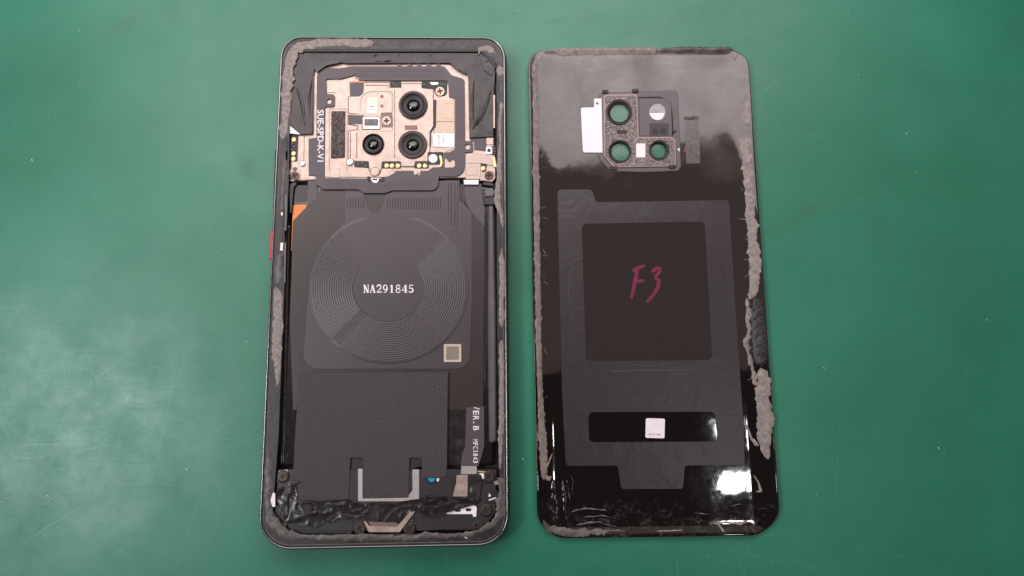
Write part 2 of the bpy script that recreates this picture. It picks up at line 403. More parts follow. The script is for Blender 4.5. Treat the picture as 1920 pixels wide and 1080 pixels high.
# fine cuts and scratches worn into the mat
rr = random.Random(11); sl = []
for k in range(150):
    x, y = rr.uniform(-60, 1980), rr.uniform(-60, 1140)
    if k % 3 == 0: x, y = rr.uniform(-40, 480), rr.uniform(560, 1060)
    if k % 7 == 0: x, y = rr.uniform(1150, 1500), rr.uniform(1000, 1075)
    L = rr.choice((25, 50, 90, 180, 320)) * rr.uniform(.6, 1.2); a = rr.choice((.1, 1.45, 1.6, .5, 2.6)) + rr.gauss(0, .18); bend = rr.uniform(-.12, .12); w_ = rr.uniform(.25, .75)
    sl.append([(x + L * t * math.cos(a + bend * t), y + L * t * math.sin(a + bend * t), w_ * (1 - abs(2 * t - 1) ** 2 * .8)) for t in (0, .2, .4, .6, .8, 1)])
sc_o = strokes('mat_scratches', sl, 0, m_scr, None, .003); sc_o['kind'] = 'stuff'; sc_o['label'] = 'fine pale scratches worn into the green mat'; sc_o['category'] = 'scratches'
# dust on the mat
rr = random.Random(5); vs, fs = [], []
specks = [(462, 641), (148, 57), (90, 930), (240, 750), (1545, 690), (1700, 250), (1240, 45), (1850, 600), (60, 300), (970, 20), (1600, 120), (350, 880), (420, 480), (1760, 840), (980, 860)]
specks += [(rr.uniform(0, 1920), rr.uniform(0, 1080)) for _ in range(60)]
for k, (x, y) in enumerate(specks):
    c = P(x, y, .008); L = rr.uniform(.012, .03) if k > 14 else rr.uniform(.025, .05); a = rr.uniform(0, 3.14); s = len(vs)
    for sx, sy, sz in ((-1, 0, 0), (0, .3, .006), (1, .05, 0), (0, -.3, .006), (0, 0, .014), (0, 0, -.006)):
        vs.append((c.x + L * (sx * math.cos(a) - sy * math.sin(a)), c.y + L * (sx * math.sin(a) + sy * math.cos(a)), c.z + sz))
    fs += [(s, s + 1, s + 4), (s + 1, s + 2, s + 4), (s + 2, s + 3, s + 4), (s + 3, s, s + 4), (s + 1, s, s + 5), (s + 2, s + 1, s + 5), (s + 3, s + 2, s + 5), (s, s + 3, s + 5)]
d = link('lint', vs, fs, m_print, None); d['kind'] = 'stuff'; d['label'] = 'pale specks of dust and lint scattered over the green mat'; d['category'] = 'lint'
# ================================================================== THE OPENED PHONE
ph = thing('opened_phone', 'opened smartphone with its back off, showing the charging coil, camera lenses and beige metal shields', 'phone', P(722, 550, 0))
OUT = [(529, 72, 44), (950, 74, 42), (957, 1022, 60), (486, 1031, 60)]
INN = [(545, 93, 14), (905, 95, 8), (931, 119, 6), (932, 600), (936, 905), (931, 965, 12), (905, 999, 22), (545, 1003, 25), (511, 960, 18), (522, 820), (541, 340)]
# frame: rounded side, bright rim, ledge, inner wall
def make_frame():
    lo = [(P(x, y, .45).x, P(x, y, .45).y) for x, y in fillet(OUT)]
    if sarea(lo) < 0: lo.reverse()
    li = [(P(x, y, .70).x, P(x, y, .70).y) for x, y in fillet(INN)]
    if sarea(li) > 0: li.reverse()
    prof = [(.12, 0), (.035, .08), (0, .25), (0, .5), (.02, .62), (.05, .70), (.075, .735), (.10, .735), (.115, .70)]
    verts, faces, fm = [], [], []; n = len(lo)
    for d_, z in prof: verts += [(p[0], p[1], z) for p in inset(lo, d_)]
    for j in range(len(prof) - 1):
        for i in range(n):
            b = (i + 1) % n; faces.append((j * n + i, j * n + b, (j + 1) * n + b, (j + 1) * n + i)); fm.append(1 if j in (5, 6) else 0)
    ov, tris = cdt([inset(lo, .115), li]); s = len(verts)
    verts += [(v.x, v.y, .70) for v in ov]; faces += [tuple(s + i for i in t) for t in tris]; fm += [2] * len(tris)
    s = len(verts); k = len(li)
    verts += [(p[0], p[1], .70) for p in li] + [(p[0], p[1], .2) for p in li]
    for i in range(k):
        b = (i + 1) % k; faces.append((s + i, s + k + i, s + k + b, s + b)); fm.append(0)
    return link('frame', verts, faces, m_frame, ph, mats=[m_rim, m_ledge], fm=fm, smooth=[f < n * 8 for f in range(len(faces))])
frame = make_frame()
def groove(d0, d1, z, mat, name):
    lo = [(P(x, y, .45).x, P(x, y, .45).y) for x, y in fillet(OUT)]
    if sarea(lo) < 0: lo.reverse()
    a, b = inset(lo, d0), inset(lo, d1); n = len(lo)
    m = [((p[0] + q[0]) / 2, (p[1] + q[1]) / 2, z) for p, q in zip(a, b)]
    verts = [(p[0], p[1], .701) for p in a] + m + [(p[0], p[1], .701) for p in b]; faces = []
    for i in range(n):
        k = (i + 1) % n; faces += [(i, k, n + k, n + i), (n + i, n + k, 2 * n + k, 2 * n + i)]
    return link(name, verts, faces, mat, frame, smooth=True)
groove(.118, .15, .703, m_pit, 'seal_line'); groove(.155, .18, .716, m_rim2, 'inner_lip')
plate('chassis', INN, .24, .2, m_pit, ph)
# ledge lines and side gasket
plate('inner_gasket', [(548, 91, 8), (900, 92, 8), (928, 112, 6), (931, 130), (929, 128), (902, 97, 6), (560, 97, 10), (548, 106, 6), (545, 125), (543, 118)], .705, .3, m_pit, ph)
vr = plate('volume_button', [(515.5, 280, 2), (522, 279, 2), (519, 392, 2), (511.5, 393, 2)], .68, .35, m_frame, ph, bev=.03)
pb = plate('power_button', [(507, 430, 2), (515.5, 430, 2), (513.5, 486, 2), (505, 486, 2)], .68, .35, m_red, ph, bev=.03, label='red power button')
# battery and bay
plate('battery', [(548, 346, 6), (920, 346, 6), (928, 874, 8), (526, 876, 8)], .51, .26, m_batt, ph, bev=.09)
strip('battery_edge', [(541, 420, 11), (537, 560, 12), (534, 700, 13), (531, 800, 15), (529, 873, 13)], .47, m_batt, ph, .075, .0, 8, lump=.06)
plate('battery_flap', [(554, 347, 3), (577, 347), (576, 377), (553, 379, 3)], .515, .2, m_black, ph)
plate('black_wall', [(541, 343, 10), (556, 341), (556, 346), (551, 352), (547, 400), (543, 400)], .60, .4, m_black, ph, bev=.02)
plate('orange_sticker', [(549, 384, 2), (575, 383), (574, 391), (550, 415), (547, 470), (545.5, 470)], .512, .01, m_orange, ph, label='orange sticker corner by battery')
plate('grey_cable', [(915, 384, 4), (926, 384, 4), (930, 600), (931, 828, 4), (917, 832, 4), (914, 600)], .56, .25, m_tube, ph, bev=.05)
plate('black_cable', [(908, 400), (914, 425), (915, 600), (913, 705), (909, 718), (907, 560)], .53, .2, m_batt, ph, bev=.02)
plate('clear_block', [(908, 352, 3), (925, 351, 4), (928, 362, 5), (925, 369, 4), (908, 369, 3)], .55, .2, m_tube, ph, bev=.03)
plate('black_wall', [(905, 340, 6), (925, 342, 6), (929, 356), (929, 384), (907, 384), (907, 371), (926, 368), (926, 350), (905, 347)], .60, .4, m_black, ph, bev=.02)
plate('grey_flex', [(577, 338), (596, 338), (595, 370), (577, 387)], .53, .02, m_flex, ph)
side = plate('side_flex', [(871, 344), (903, 344), (904, 368, 6), (909, 386, 6), (910, 470), (880, 470), (880, 392), (873, 378, 5), (871, 362)], .517, .012, m_flex, ph)
plate('flex_connector', [(863, 345), (872, 345), (872, 372), (863, 372)], .516, .1, m_black, ph)
plate('flex_label', [(869, 337), (898, 337), (897, 346), (870, 346)], .60, .03, m_white, ph)
# big film
ns = lambda a, f, o=0: (lambda x, y: a * noise.noise((x * f, y * f, o)))
FILM = [(549, 414, 4), (593, 369, 4), (606, 346), (845, 340), (862, 373), (908, 425, 4), (909, 480), (906, 769, 9), (700, 769), (549, 769), (543, 600)]
film = plate('graphite_film', FILM, .527, .012, m_film, ph, step=18, disp=ns(.004, .8))
COIL = [(646, 345), (683, 345), (683, 366), (688, 384, 6), (697, 399, 5), (709, 399, 5), (717, 384, 6), (722, 366), (722, 345), (838, 338), (862, 338), (862, 374), (885, 398),
        (885, 560), (881, 692, 28), (567, 692, 28), (571, 630), (577, 560), (582, 512, 20), (600, 470, 20), (646, 415, 8)]
coil = plate('charging_coil', COIL, .541, .014, m_coil, ph, bev=.006)
# windings
CX, CY, ASP = 729, 541, .945
def windings():
    verts, faces = [], []; NT, NR = 288, 132; r0, r1 = 67.0, 150.0
    diag = [R(47), R(133), R(227), R(313)]
    for i in range(NT):
        th = 2 * math.pi * i / NT                     # 0 = right, going down the photo
        top = 1.0 if (R(227) < th < R(313)) else 0.0
        bot = R(47) < th < R(133)
        for j in range(NR):
            r = r0 + (r1 - r0) * j / (NR - 1)
            amp = .0065 * (.02 if top else (.75 if bot else 1.0))
            ph_ = (r - r0) / (r1 - r0) * 19
            for q, dgl in enumerate(diag):
                off = (th - dgl) * r
                if abs(off) < 9:
                    amp *= .12
            s = ph_ % 1.0
            hgt = amp * (math.sin(math.pi * s) ** 2) * 1.0
            e = min(1, (r1 - r) / 5.0); base_z = .552 * e + .5405 * (1 - e) if e < 1 else .552
            x = CX + r * math.cos(th); y = CY + ASP * r * math.sin(th)
            if y < 408: y = 408 + (y - 408) * .08
            verts.append(P(x, y, base_z + hgt))
    for i in range(NT):
        b = (i + 1) % NT
        for j in range(NR - 1): faces.append((i * NR + j, i * NR + j + 1, b * NR + j + 1, b * NR + j))
    return link('coil_windings', verts, faces, m_coil, coil, smooth=True)
windings()
m_dash_lines = []
for q_, offs in ((47, (-9, -4, 1, 6)), (133, (-7, -3, 4, 8)), (227, (-13, -8, -3, 2, 7)), (313, (-9, -5, 5, 9))):
    a_ = R(q_)
    for k_ in range(18):
        r_ = 70 + k_ * 4.4
        for n_, o_ in enumerate(offs):
            x_ = CX + r_ * math.cos(a_) - o_ * math.sin(a_); y_ = CY + ASP * (r_ * math.sin(a_) + o_ * math.cos(a_))
            sl = a_ + math.pi / 2 + (.55 if n_ % 2 else -.55); L_ = 2.1
            m_dash_lines.append([(x_ - L_ * math.cos(sl), y_ - L_ * math.sin(sl), 1.5), (x_ + L_ * math.cos(sl), y_ + L_ * math.sin(sl), 1.5)])
ridges('crossing_stitches', m_dash_lines, .551, m_stitch, coil, .014)['kind'] = 'stuff'
plate('coil_centre', circle(CX, CY - 1, 67, 64, 63), .5535, .014, m_coil, coil, raw=True, bev=.006)
# raised stripes on the coil film
rl = [[(x, 371, 1.4), (x, 391, 1.4)] for x in range(652, 683, 5)] + [[(x, 370 + (x % 3), 1.4), (x, 392, 1.4)] for x in range(726, 828, 5)]
rl += [[(846, 342, 1.2), (846, 424, 1.2)], [(858, 340, 1.6), (858, 428, 1.6), (844, 440, 1.6)], [(841, 345, 1), (841, 400, 1)], [(853, 342, 1), (853, 426, 1)]]
ridges('raised_traces', rl, .541, m_coil, coil, .006)['kind'] = 'stuff'
# number in book type
def serif(body, x0, y0, x1, y1):
    T, N_ = .27, .13
    def arc(cx, cy, rx, ry, a0, a1, w0, w1, n=12):
        return [(cx + rx * math.cos(R(a0 + (a1 - a0) * i / n)), cy - ry * math.sin(R(a0 + (a1 - a0) * i / n)), w0 + (w1 - w0) * math.sin(math.pi * i / n)) for i in range(n + 1)]
    G = {'N': [[(.2, 0, N_), (.2, 1, N_)], [(.16, 0, T), (.8, 1, T)], [(.84, 0, N_), (.84, 1, N_)], [(0, 0.03, .08), (.4, .03, .08)], [(0, .97, .08), (.4, .97, .08)], [(.66, .03, .08), (1, .03, .08)]],
         'A': [[(.5, 0, N_), (.14, 1, N_)], [(.48, 0, T), (.84, 1, T)], [(.26, .66, .08), (.72, .66, .08)], [(0, .97, .08), (.32, .97, .08)], [(.62, .97, .08), (1, .97, .08)]],
         '2': [arc(.5, .28, .34, .26, 190, -20, .1, .24), [(.83, .38, .2), (.5, .66, .14), (.16, .92, .1)], [(.12, .92, .16), (.9, .92, .16)], [(.88, .95, .09), (.93, .72, .09)]],
         '9': [arc(.48, .33, .3, .3, 0, 360, .1, .2, 18), [(.8, .3, .22), (.78, .6, .22), (.6, .88, .14), (.22, .95, .12)]],
         '1': [[(.5, .02, T), (.5, .98, T)], [(.22, .16, .1), (.5, .05, .1)], [(.18, .97, .08), (.84, .97, .08)]],
         '8': [arc(.5, .26, .28, .23, 0, 360, .12, .17, 18), arc(.5, .73, .34, .24, 0, 360, .12, .17, 18)],
         '4': [[(.68, 0, T), (.68, 1, T)], [(.66, .04, .1), (.08, .7, .1)], [(.06, .7, .12), (.98, .7, .12)], [(.44, .97, .08), (.94, .97, .08)]],
         '5': [[(.24, .07, .16), (.86, .07, .16)], [(.25, .04, .1), (.2, .46, .1)], arc(.46, .68, .36, .27, 125, -160, .12, .24)]}
    out = []; n = len(body); pw = (x1 - x0) / n; gw = pw * .93; gh = y1 - y0
    for i, ch in enumerate(body):
        for ln in G[ch]: out.append([(x0 + i * pw + gw * a, y0 + gh * b, c * gw) for a, b, c in ln])
    return out
strokes('printed_number', serif('NA291845', 681, 534, 777, 549), .5545, m_print, coil)
kl = plate('square_label', rect(832, 645, 865, 679, 1), .546, .006, m_khaki, coil)
plate('label_centre', rect(836, 649, 861, 675, 1), .5475, .002, m_khakid, coil)
# ------------------------------------------------------------------ head of the phone: shields, flex, lenses
HEAD = [(587, 119), (842, 120), (879, 142), (881, 256), (924, 256, 2), (929, 300), (929, 338, 4), (900, 339), (898, 333), (600, 337), (575, 338), (541, 340, 6), (545, 335), (545, 253), (587, 251)]
plate('midframe_plate', HEAD, .56, .3, m_champ, ph, bev=.015)
FO = [(594, 126, 26), (634, 128, 10), (659, 124, 8), (833, 124, 8), (847, 141, 8), (871, 148, 8), (872, 264), (887, 265, 4), (887, 285, 3), (872, 286), (872, 332, 22), (823, 331), (821, 357, 26), (736, 357, 6), (722, 362, 6), (683, 362, 6), (671, 355, 6), (606, 355, 10), (592, 345, 8), (592, 329), (579, 329), (579, 260), (593, 258)]
FI = [(611, 148, 3), (638, 148, 3), (664, 141, 4), (672, 142, 3), (673, 151), (840, 151, 4), (842, 182, 2), (853, 184, 3), (853, 279, 6), (843, 285, 4), (832, 286), (832, 313), (812, 314), (803, 320), (788, 320), (787, 329, 4), (776, 329, 4), (775, 320), (741, 320), (740, 328, 3), (728, 330), (722, 335), (608, 334), (609, 202), (612, 200), (627, 200, 4), (627, 177, 4), (612, 176)]
flex = plate('antenna_flex', FO, .612, .03, m_flex, ph, holes=[FI, circle(617, 190, 4.5, 16), circle(877, 275, 5, 16)], bev=.006)
text('SUE-SPD-K-V1', 595, 206, 607, 303, .614, m_print, flex, turned=True, weight=.012)
# traces on the flex
tl = []
for k in range(5):
    tl.append([(665, 130 + 4 * k, 1), (830, 130 + 4 * k, 1)]); tl.append([(856 + 3.4 * k, 165, 1), (856 + 3.4 * k, 262, 1)])
    tl.append([(612, 339 + 3.4 * k, 1), (674, 339 + 3.4 * k, 1), (686, 346 + 3.2 * k, 1), (720, 346 + 3.2 * k, 1), (734, 340 + 3.4 * k, 1), (806, 339 + 3.4 * k, 1)])
ridges('flex_traces', tl, .612, m_flex, flex, .003)['kind'] = 'stuff'
# top-edge teeth of the flex
for x in (742, 761, 779, 797, 815):
    plate('flex_tooth', [(x + 2, 119), (x + 10, 119), (x + 12, 126), (x + 4, 126)], .6125, .03, m_flex, flex, bev=.004)
def grow(pts, d):
    l = fillet(pts)
    if sarea(l) < 0: l = l[::-1]
    return inset(l, -d)
def seam_shadow(pts, z, d=1.1): return plate('panel_seam_shadow', grow(pts, d), z, .006, m_edge, ph, raw=True, bev=.0006)  # dark plate slightly larger than the panel, its colour standing in for edge shadow
SH = plate('main_shield', [(613, 152, 2), (637, 152, 2), (662, 145), (670, 146), (673, 154), (700, 154), (838, 154), (851, 188), (851, 278), (829, 289), (829, 300), (715, 300), (690, 316), (608, 333), (610, 203), (629, 203, 3), (630, 174, 3), (613, 173)], .578, .03, m_champ, ph, bev=.008)
BR = [(656, 155), (731, 155), (731, 164, 1), (752, 164, 1), (752, 157), (791, 157), (791, 165, 1), (813, 167, 2), (812, 186, 2), (816, 188), (816, 236, 3), (806, 247, 3), (806, 283, 2), (802, 288), (802, 302), (779, 303, 2), (777, 312), (752, 312), (751, 303, 2), (717, 303, 2), (715, 316, 6), (710, 326, 5), (697, 326, 5), (692, 316, 6), (691, 303, 2), (665, 302), (653, 297, 2), (653, 246, 2), (671, 243), (671, 236), (653, 233), (653, 216), (676, 214), (653, 212, 2), (653, 182), (657, 181)]
seam_shadow(BR, .5815)
br = plate('camera_bracket', BR, .597, .016, m_champ, ph, bev=.014, holes=[circle(775, 198, 27, 40), circle(774, 272, 22, 40), circle(700, 271, 20, 36), rect(760, 236, 782, 243, 1), rect(679, 219, 713, 243, 2), [(715, 213), (735, 212), (736, 237), (717, 246)]])
plate('slot_floor', rect(759, 235, 783, 244), .585, .01, m_edge, br)
plate('lower_bracket', [(609, 318, 2), (650, 318, 3), (655, 314), (690, 314, 2), (696, 328, 4), (702, 331), (712, 328, 4), (716, 316, 2), (735, 316), (738, 327, 3), (724, 332), (609, 332)], .592, .03, m_champ, ph, bev=.008)
plate('embossed_panel', rect(619, 314, 637, 333, 2), .597, .01, m_champ, ph, bev=.006)
plate('right_panel', [(819, 188), (852, 188), (852, 276, 3), (811, 276, 2), (809, 248), (817, 238)], .590, .03, m_champ2, ph, bev=.006)
plate('panel_cover', rect(829, 197, 851, 222, 1), .595, .008, m_champ2, ph, bev=.004)
plate('panel_cover', rect(833, 188, 849, 194, 1), .595, .008, m_champ2, ph, bev=.004)
plate('panel_gap', [(812, 187), (818, 187), (817, 237), (808, 248), (808, 275), (806, 275), (806, 246), (812, 236)], .5985, .01, m_pit, ph, bev=.001)
lab = plate('module_label', [(811, 250), (852, 250), (852, 276, 3), (812, 275)], .597, .005, m_white, ph, bev=.002, label='white label beside the large lens')
strokes('label_print', [[(822, 254 + 1.5 * (i % 2), 1.0), (822, 256.5, 1.0)] for i in range(1)] + [[(823, y, 1.3), (823, y + 1.6, 1.3)] for y in range(254, 270, 3)] + [[(831, y, 1.3), (831, y + 1.6, 1.3)] for y in range(253, 268, 3)], .597, m_ink, lab)['kind'] = 'stuff'
# dark patches, recesses and parts round the bracket
plate('dark_patch', [(657, 155, 1), (682, 155, 1), (682, 181, 18), (657, 181, 2)], .603, .008, m_flex, ph, bev=.003)
plate('copper_edge', [(660, 152), (685, 152), (684, 155), (658, 155)], .606, .01, m_copper, ph, bev=.002)
plate('recess', rect(732, 152, 752, 165, 1), .590, .02, m_pit, ph, bev=.002)
plate('recess', [(791, 152), (839, 153), (838, 175, 3), (834, 180, 6), (818, 180, 6), (813, 168), (791, 165)], .590, .02, m_pit, ph, bev=.002)
plate('connector_tab', [(806, 154), (822, 154), (821, 159, 2), (808, 159, 2)], .60, .02, m_silver, ph, bev=.004)
plate('foam_pad', [(621, 208, 1), (647, 208, 1), (646, 295, 1), (620, 296, 1)], .622, .04, m_foam, ph, step=5, disp=lambda x, y: .02 * noise.noise((x * 14, y * 14, 2)), label='long crumbled black foam pad')
plate('seam_line', [(617, 204), (651, 204), (651, 334), (650, 334), (650, 205), (618, 205), (618, 334), (617, 334)], .5805, .004, m_edge, ph, bev=.0005)
# flash
fp = plate('flash_plate', [(677, 214, 3), (677, 173, 26), (734, 173, 7), (735, 210), (715, 212), (713, 216)], .604, .01, m_champ, ph, bev=.008)
plate('flash_seam', [(675, 216), (675, 171, 28), (737, 171, 8), (737, 211), (736, 211), (736, 172, 8), (676, 172, 27)], .5995, .004, m_edge, fp, bev=.0005)
fl = plate('flash_unit', rect(689, 183, 707, 212, 2), .612, .01, m_white, ph, bev=.004, label='white flash unit')
plate('flash_window', rect(690, 184, 706, 196, 2), .6135, .004, m_yel, fl, bev=.001)
strokes('flash_print', [[(x, 205, 1.4), (x + 2, 205, 1.4)] for x in (693, 697, 701)] + [[(693, 200, 1.2), (702, 200, 1.2)]], .6125, m_ink, fl)
for x, y in ((716, 181), (716, 199)): lathe('pin_hole', x, y, .604, [(3, 0), (2.6, .005), (1.4, .006)], m_edge, fp, 14)
# sensor
sn = plate('sensor_frame', rect(680, 219, 712, 242, 2), .612, .03, m_silver, ph, bev=.008)
plate('sensor_window', rect(683, 223, 709, 236, 1), .6135, .02, m_batt, sn, bev=.002)
for x in (688, 704): lathe('sensor_eye', x, 228, .6135, [(1.6, 0), (1.2, .004)], m_copper, sn, 12)
plate('sensor_flex', rect(653, 216, 682, 233, 1), .603, .02, m_flex, ph, bev=.003)
tb = plate('screw_tab', [(716, 216, 3), (735, 216, 3), (736, 246, 2), (717, 246, 2)], .600, .02, m_edge, ph, bev=.006)
plate('tab_lip', rect(716, 239, 735, 246, 1), .604, .01, m_champ, tb, bev=.004)
# lenses
def lens(cx, cy, ro, ri, ring, label):
    rt = lathe('camera_lens', cx, cy, .58, [(ro, 0), (ro, .06), (ro - .8, .072), (ro - 2.5, .075), (ri + 3, .072), (ri + 1.5, .06), (ri, .035), (ri - .5, .02)], ring, ph, 48, label)
    lathe('lens_barrel', cx, cy, .60, [(ri - .2, .032), (ri - 3, .02), (ri * .62, .008)], m_pit, rt, 40)
    lathe('lens_glass', cx, cy, .604, [(ri * .66, -.02), (ri * .62, .012), (ri * .52, .04), (ri * .38, .062), (ri * .2, .076), (ri * .05, .08)], m_glass, rt, 32)
    lathe('front_element', cx, cy, .680, [(ri * .24, 0), (ri * .16, .007), (ri * .05, .010)], m_green_glass, rt, 24)
    return rt
lens(775, 198, 25.5, 19.5, m_rubber, 'upper camera lens in a black barrel')
lens(774, 272, 27, 19, m_brownring, 'large lower camera lens in a brown ring')
lens(700, 271, 19.5, 16.5, m_batt, 'small camera lens on the left')
# contacts
plate('recess', [(664, 303), (692, 303, 2), (695, 316), (664, 313, 2)], .592, .02, m_pit, ph, bev=.002)
plate('recess', rect(716, 303, 751, 315, 1), .592, .02, m_pit, ph, bev=.002)
plate('recess', rect(777, 304, 803, 315, 1), .592, .02, m_pit, ph, bev=.002)
proto = None
def disc(x, y, z, r=4.4):
    global proto
    if proto is None:
        proto = lathe('gold_contact', x, y, z, [(4.4, 0), (4.4, .012), (3.8, .016)], m_gold, ph, 20); proto['bz'] = z; return proto
    o = proto.copy(); scene.collection.objects.link(o); q = P(x, y, z); o.parent = ph; o.location = q - wloc(ph); o.scale = (r / 4.4,) * 3 if r != 4.4 else (1, 1, 1)
    return o
for x in (725, 735, 746, 786, 797): disc(x, 311, .593)
plate('contact_strip', [(545, 252, 1), (559, 253, 1), (557, 302, 1), (543, 302, 1)], .585, .02, m_pit, ph, bev=.002)
for y in (262, 288, 298): disc(551 - (y - 262) * .03, y, .586)
plate('white_button', circle(812, 297, 8.5, 24), .612, .03, m_white, ph, raw=True, bev=.01, label='round white pad')
plate('recess', rect(803, 285, 831, 313, 1), .589, .02, m_pit, ph, bev=.002)
plate('gold_spring', [(823, 290, 2), (828, 292, 3), (830, 305), (827, 312), (824, 311), (826, 303), (824, 296)], .604, .02, m_gold, ph, bev=.004)
plate('bracket_foot', [(804, 309), (826, 309), (826, 314), (812, 314), (804, 319)], .60, .02, m_champ, ph, bev=.004)
disc(826, 311, .604, 2.4)
plate('hook_plate', [(834, 297), (838, 299), (841, 304, 3), (846, 304, 3), (848, 300), (853, 302, 3), (853, 312, 3), (849, 314), (834, 314)], .6145, .03, m_champ, ph, bev=.003)
# latch under the flex
plate('latch', [(688, 332), (692, 330), (697, 336), (713, 336), (718, 331), (722, 333), (720, 340), (712, 342), (690, 341)], .622, .03, m_pit, ph, bev=.004)
lathe('round_clip', 703, 322, .596, [(9, 0), (9, .01), (7, .014), (3, .012)], m_champ, ph, 28)
plate('latch_spring', [(695, 334), (711, 334), (709, 341), (704, 343), (698, 341)], .628, .01, m_silver, ph, holes=[[(698, 335), (708, 335), (707, 338), (699, 338)]], bev=.002)
lathe('rivet', 656, 304, .60, [(7, 0), (7, .012), (5, .02), (2, .022)], m_silver, ph, 24)
for x in (735, 780): lathe('rivet_hole', x, 324, .598, [(4.5, 0), (4, .006), (2.2, .008)], m_champ, ph, 18)
# left flank
plate('left_plate', [(560, 254), (579, 258), (579, 329), (591, 330), (591, 336), (561, 336), (559, 300)], .572, .02, m_champ, ph, bev=.006)
plate('plate_seam', [(570, 254), (571, 254), (570, 312), (569, 312)], .5745, .003, m_pit, ph, bev=.0004)
# right flank
plate('dark_patch', [(881, 257), (913, 257), (911, 283), (889, 281), (889, 266), (882, 264)], .580, .01, m_flex, ph, bev=.003)
plate('white_pad', [(912, 257), (925, 257), (925, 271), (912, 271)], .586, .02, m_champ, ph, bev=.004)
cn = plate('connector', rect(911, 276, 923, 289, 1), .595, .03, m_white, ph, bev=.004, label='small white connector')
plate('connector_core', rect(914, 279, 920, 285, 1), .5965, .01, m_pit, cn, bev=.001)
plate('connector_strip', rect(921, 274, 930, 290, 1), .592, .03, m_pit, ph, bev=.002)
plate('right_shield', [(873, 288), (901, 287), (904, 291), (926, 291), (928, 312), (912, 308), (902, 306), (900, 336), (873, 336), (872, 318)], .585, .03, m_champ, ph, bev=.008)
plate('embossed_panel', rect(874, 312, 896, 329, 3), .592, .01, m_champ, ph, bev=.008)
plate('plate_seam', [(873, 306), (901, 306), (901, 307), (873, 307)], .5865, .003, m_edge, ph, bev=.0004)
plate('recess', [(901, 306), (913, 309), (911, 322, 2), (904, 323, 2)], .588, .02, m_pit, ph, bev=.002)
disc(906, 316, .589)
plate('yellow_tape', [(924, 296), (928, 294), (931, 312), (926, 314)], .60, .02, m_gold, ph, bev=.003)
plate('screw_plate', [(905, 322), (926, 320, 4), (929, 334, 5), (922, 341, 4), (905, 338)], .586, .03, m_champ, ph, bev=.006)
plate('screw_plate', [(541, 318, 3), (562, 316, 4), (564, 336, 3), (547, 341, 4)], .586, .03, m_champ, ph, bev=.006)
lathe('rivet_hole', 553, 317, .588, [(4, 0), (3.4, .006), (2, .002)], m_screwd, ph, 18)
lathe('rivet', 567, 307, .59, [(5.5, 0), (5.5, .01), (4, .018), (2, .018)], m_silver, ph, 18)
for x in (657, 669): ridges('stamped_line', [[(x, 248, 1.6), (x, 296, 1.6)]], .597, m_edge, br, .006)
ridges('stamped_line', [[(684, 160, 1.4), (728, 160, 1.4), (728, 166, 1.4)]], .597, m_edge, br, .006)
ridges('stamped_line', [[(740, 168, 1.4), (740, 296, 1.4)]], .597, m_champ, br, .008)
ridges('stamped_line', [[(814, 252, 1.2), (814, 238, 1.2), (820, 228, 1.2), (850, 228, 1.2)]], .590, m_edge, ph, .004)
chip = None
for x, y in ((737, 157), (744, 160), (796, 159), (826, 158), (831, 158), (835, 160), (672, 308), (679, 306), (686, 311), (722, 306), (742, 306), (783, 307), (800, 308), (548, 270), (551, 275), (548, 281), (926, 279), (926, 284)):
    if chip is None: chip = plate('small_chip', rect(x - 1.8, y - 1.1, x + 1.8, y + 1.1), .602, .02, m_tube, ph, bev=.003)
    else:
        o = chip.copy(); scene.collection.objects.link(o); o.parent = ph; o.location = P(x, y, .595) - wloc(ph)
# screws
def make_screw(x, y, z, mat):
    c = circle(x, y, 8.6, 28); b, a = 1.3, 5.0
    cross = [(x - b, y - a), (x + b, y - a), (x + b, y - b), (x + a, y - b), (x + a, y + b), (x + b, y + b), (x + b, y + a), (x - b, y + a), (x - b, y + b), (x - a, y + b), (x - a, y - b), (x - b, y - b)]
    s = plate('screw', c, z + .03, .03, mat, ph, holes=[cross], bev=.006, raw=True)
    plate('cross_recess', circle(x, y, 6.5, 16), z + .012, .01, m_pit, s, raw=True, bev=.001)
    return s
def put_screw(src, x, y, z, rot, sc=1):
    o = src.copy(); scene.collection.objects.link(o); o.parent = ph; o.location = P(x, y, z) - wloc(ph); o.rotation_euler = (0, 0, rot); o.scale = (sc, sc, sc)
    for ch in src.children:
        k = ch.copy(); scene.collection.objects.link(k); k.parent = o
sa = make_screw(825, 171, .588, m_screw); sa.rotation_euler.z = .2
for x, y, z, r_ in ((725, 227, .597, .1), ): put_screw(sa, x, y, z, r_)
sb = make_screw(917, 329, .586, m_screwd)
for x, y, z, r_, k_ in ((553, 330, .586, .4, 1), (531, 893, .62, .1, .92), (917, 894, .63, .6, .92), (912, 957, .63, .3, .95), (675, 991, .63, .7, 1), (768, 991, .63, .5, 1)): put_screw(sb, x, y, z, r_, k_)
# top tape
TAPE = [(549, 108, 6), (560, 98, 8), (902, 99, 8), (914, 106, 6), (929, 132, 4), (927, 160), (925, 205), (925, 256), (880, 258), (878, 142, 4), (863, 127), (842, 118), (650, 119), (640, 117), (600, 122, 8), (590, 128, 5), (588, 140), (586, 251), (562, 252), (545, 234), (546, 175), (543, 140)]
def tz(x, y): return .016 * noise.noise((x * 1.3, y * 1.3, 1)) + .006 * noise.noise((x * 4, y * 4, 5)) + .012 * max(0, .09 - abs(noise.noise((x * 1.3, y * 1.0, 8)))) / .09
plate('black_tape', TAPE, .645, .08, m_tape, ph, step=4.5, disp=tz, label='wrinkled black tape over the top corners')
def flap(pts, z, amp, seed, mat=None, name='tape_flap', step=4): return plate(name, pts, z, .03, mat or m_crink, ph, step=step, disp=lambda x, y: amp * 1.6 * abs(noise.noise((x * 4, y * 6, seed))) + amp * .5 * noise.noise((x * 11, y * 11, seed)), bev=.004)
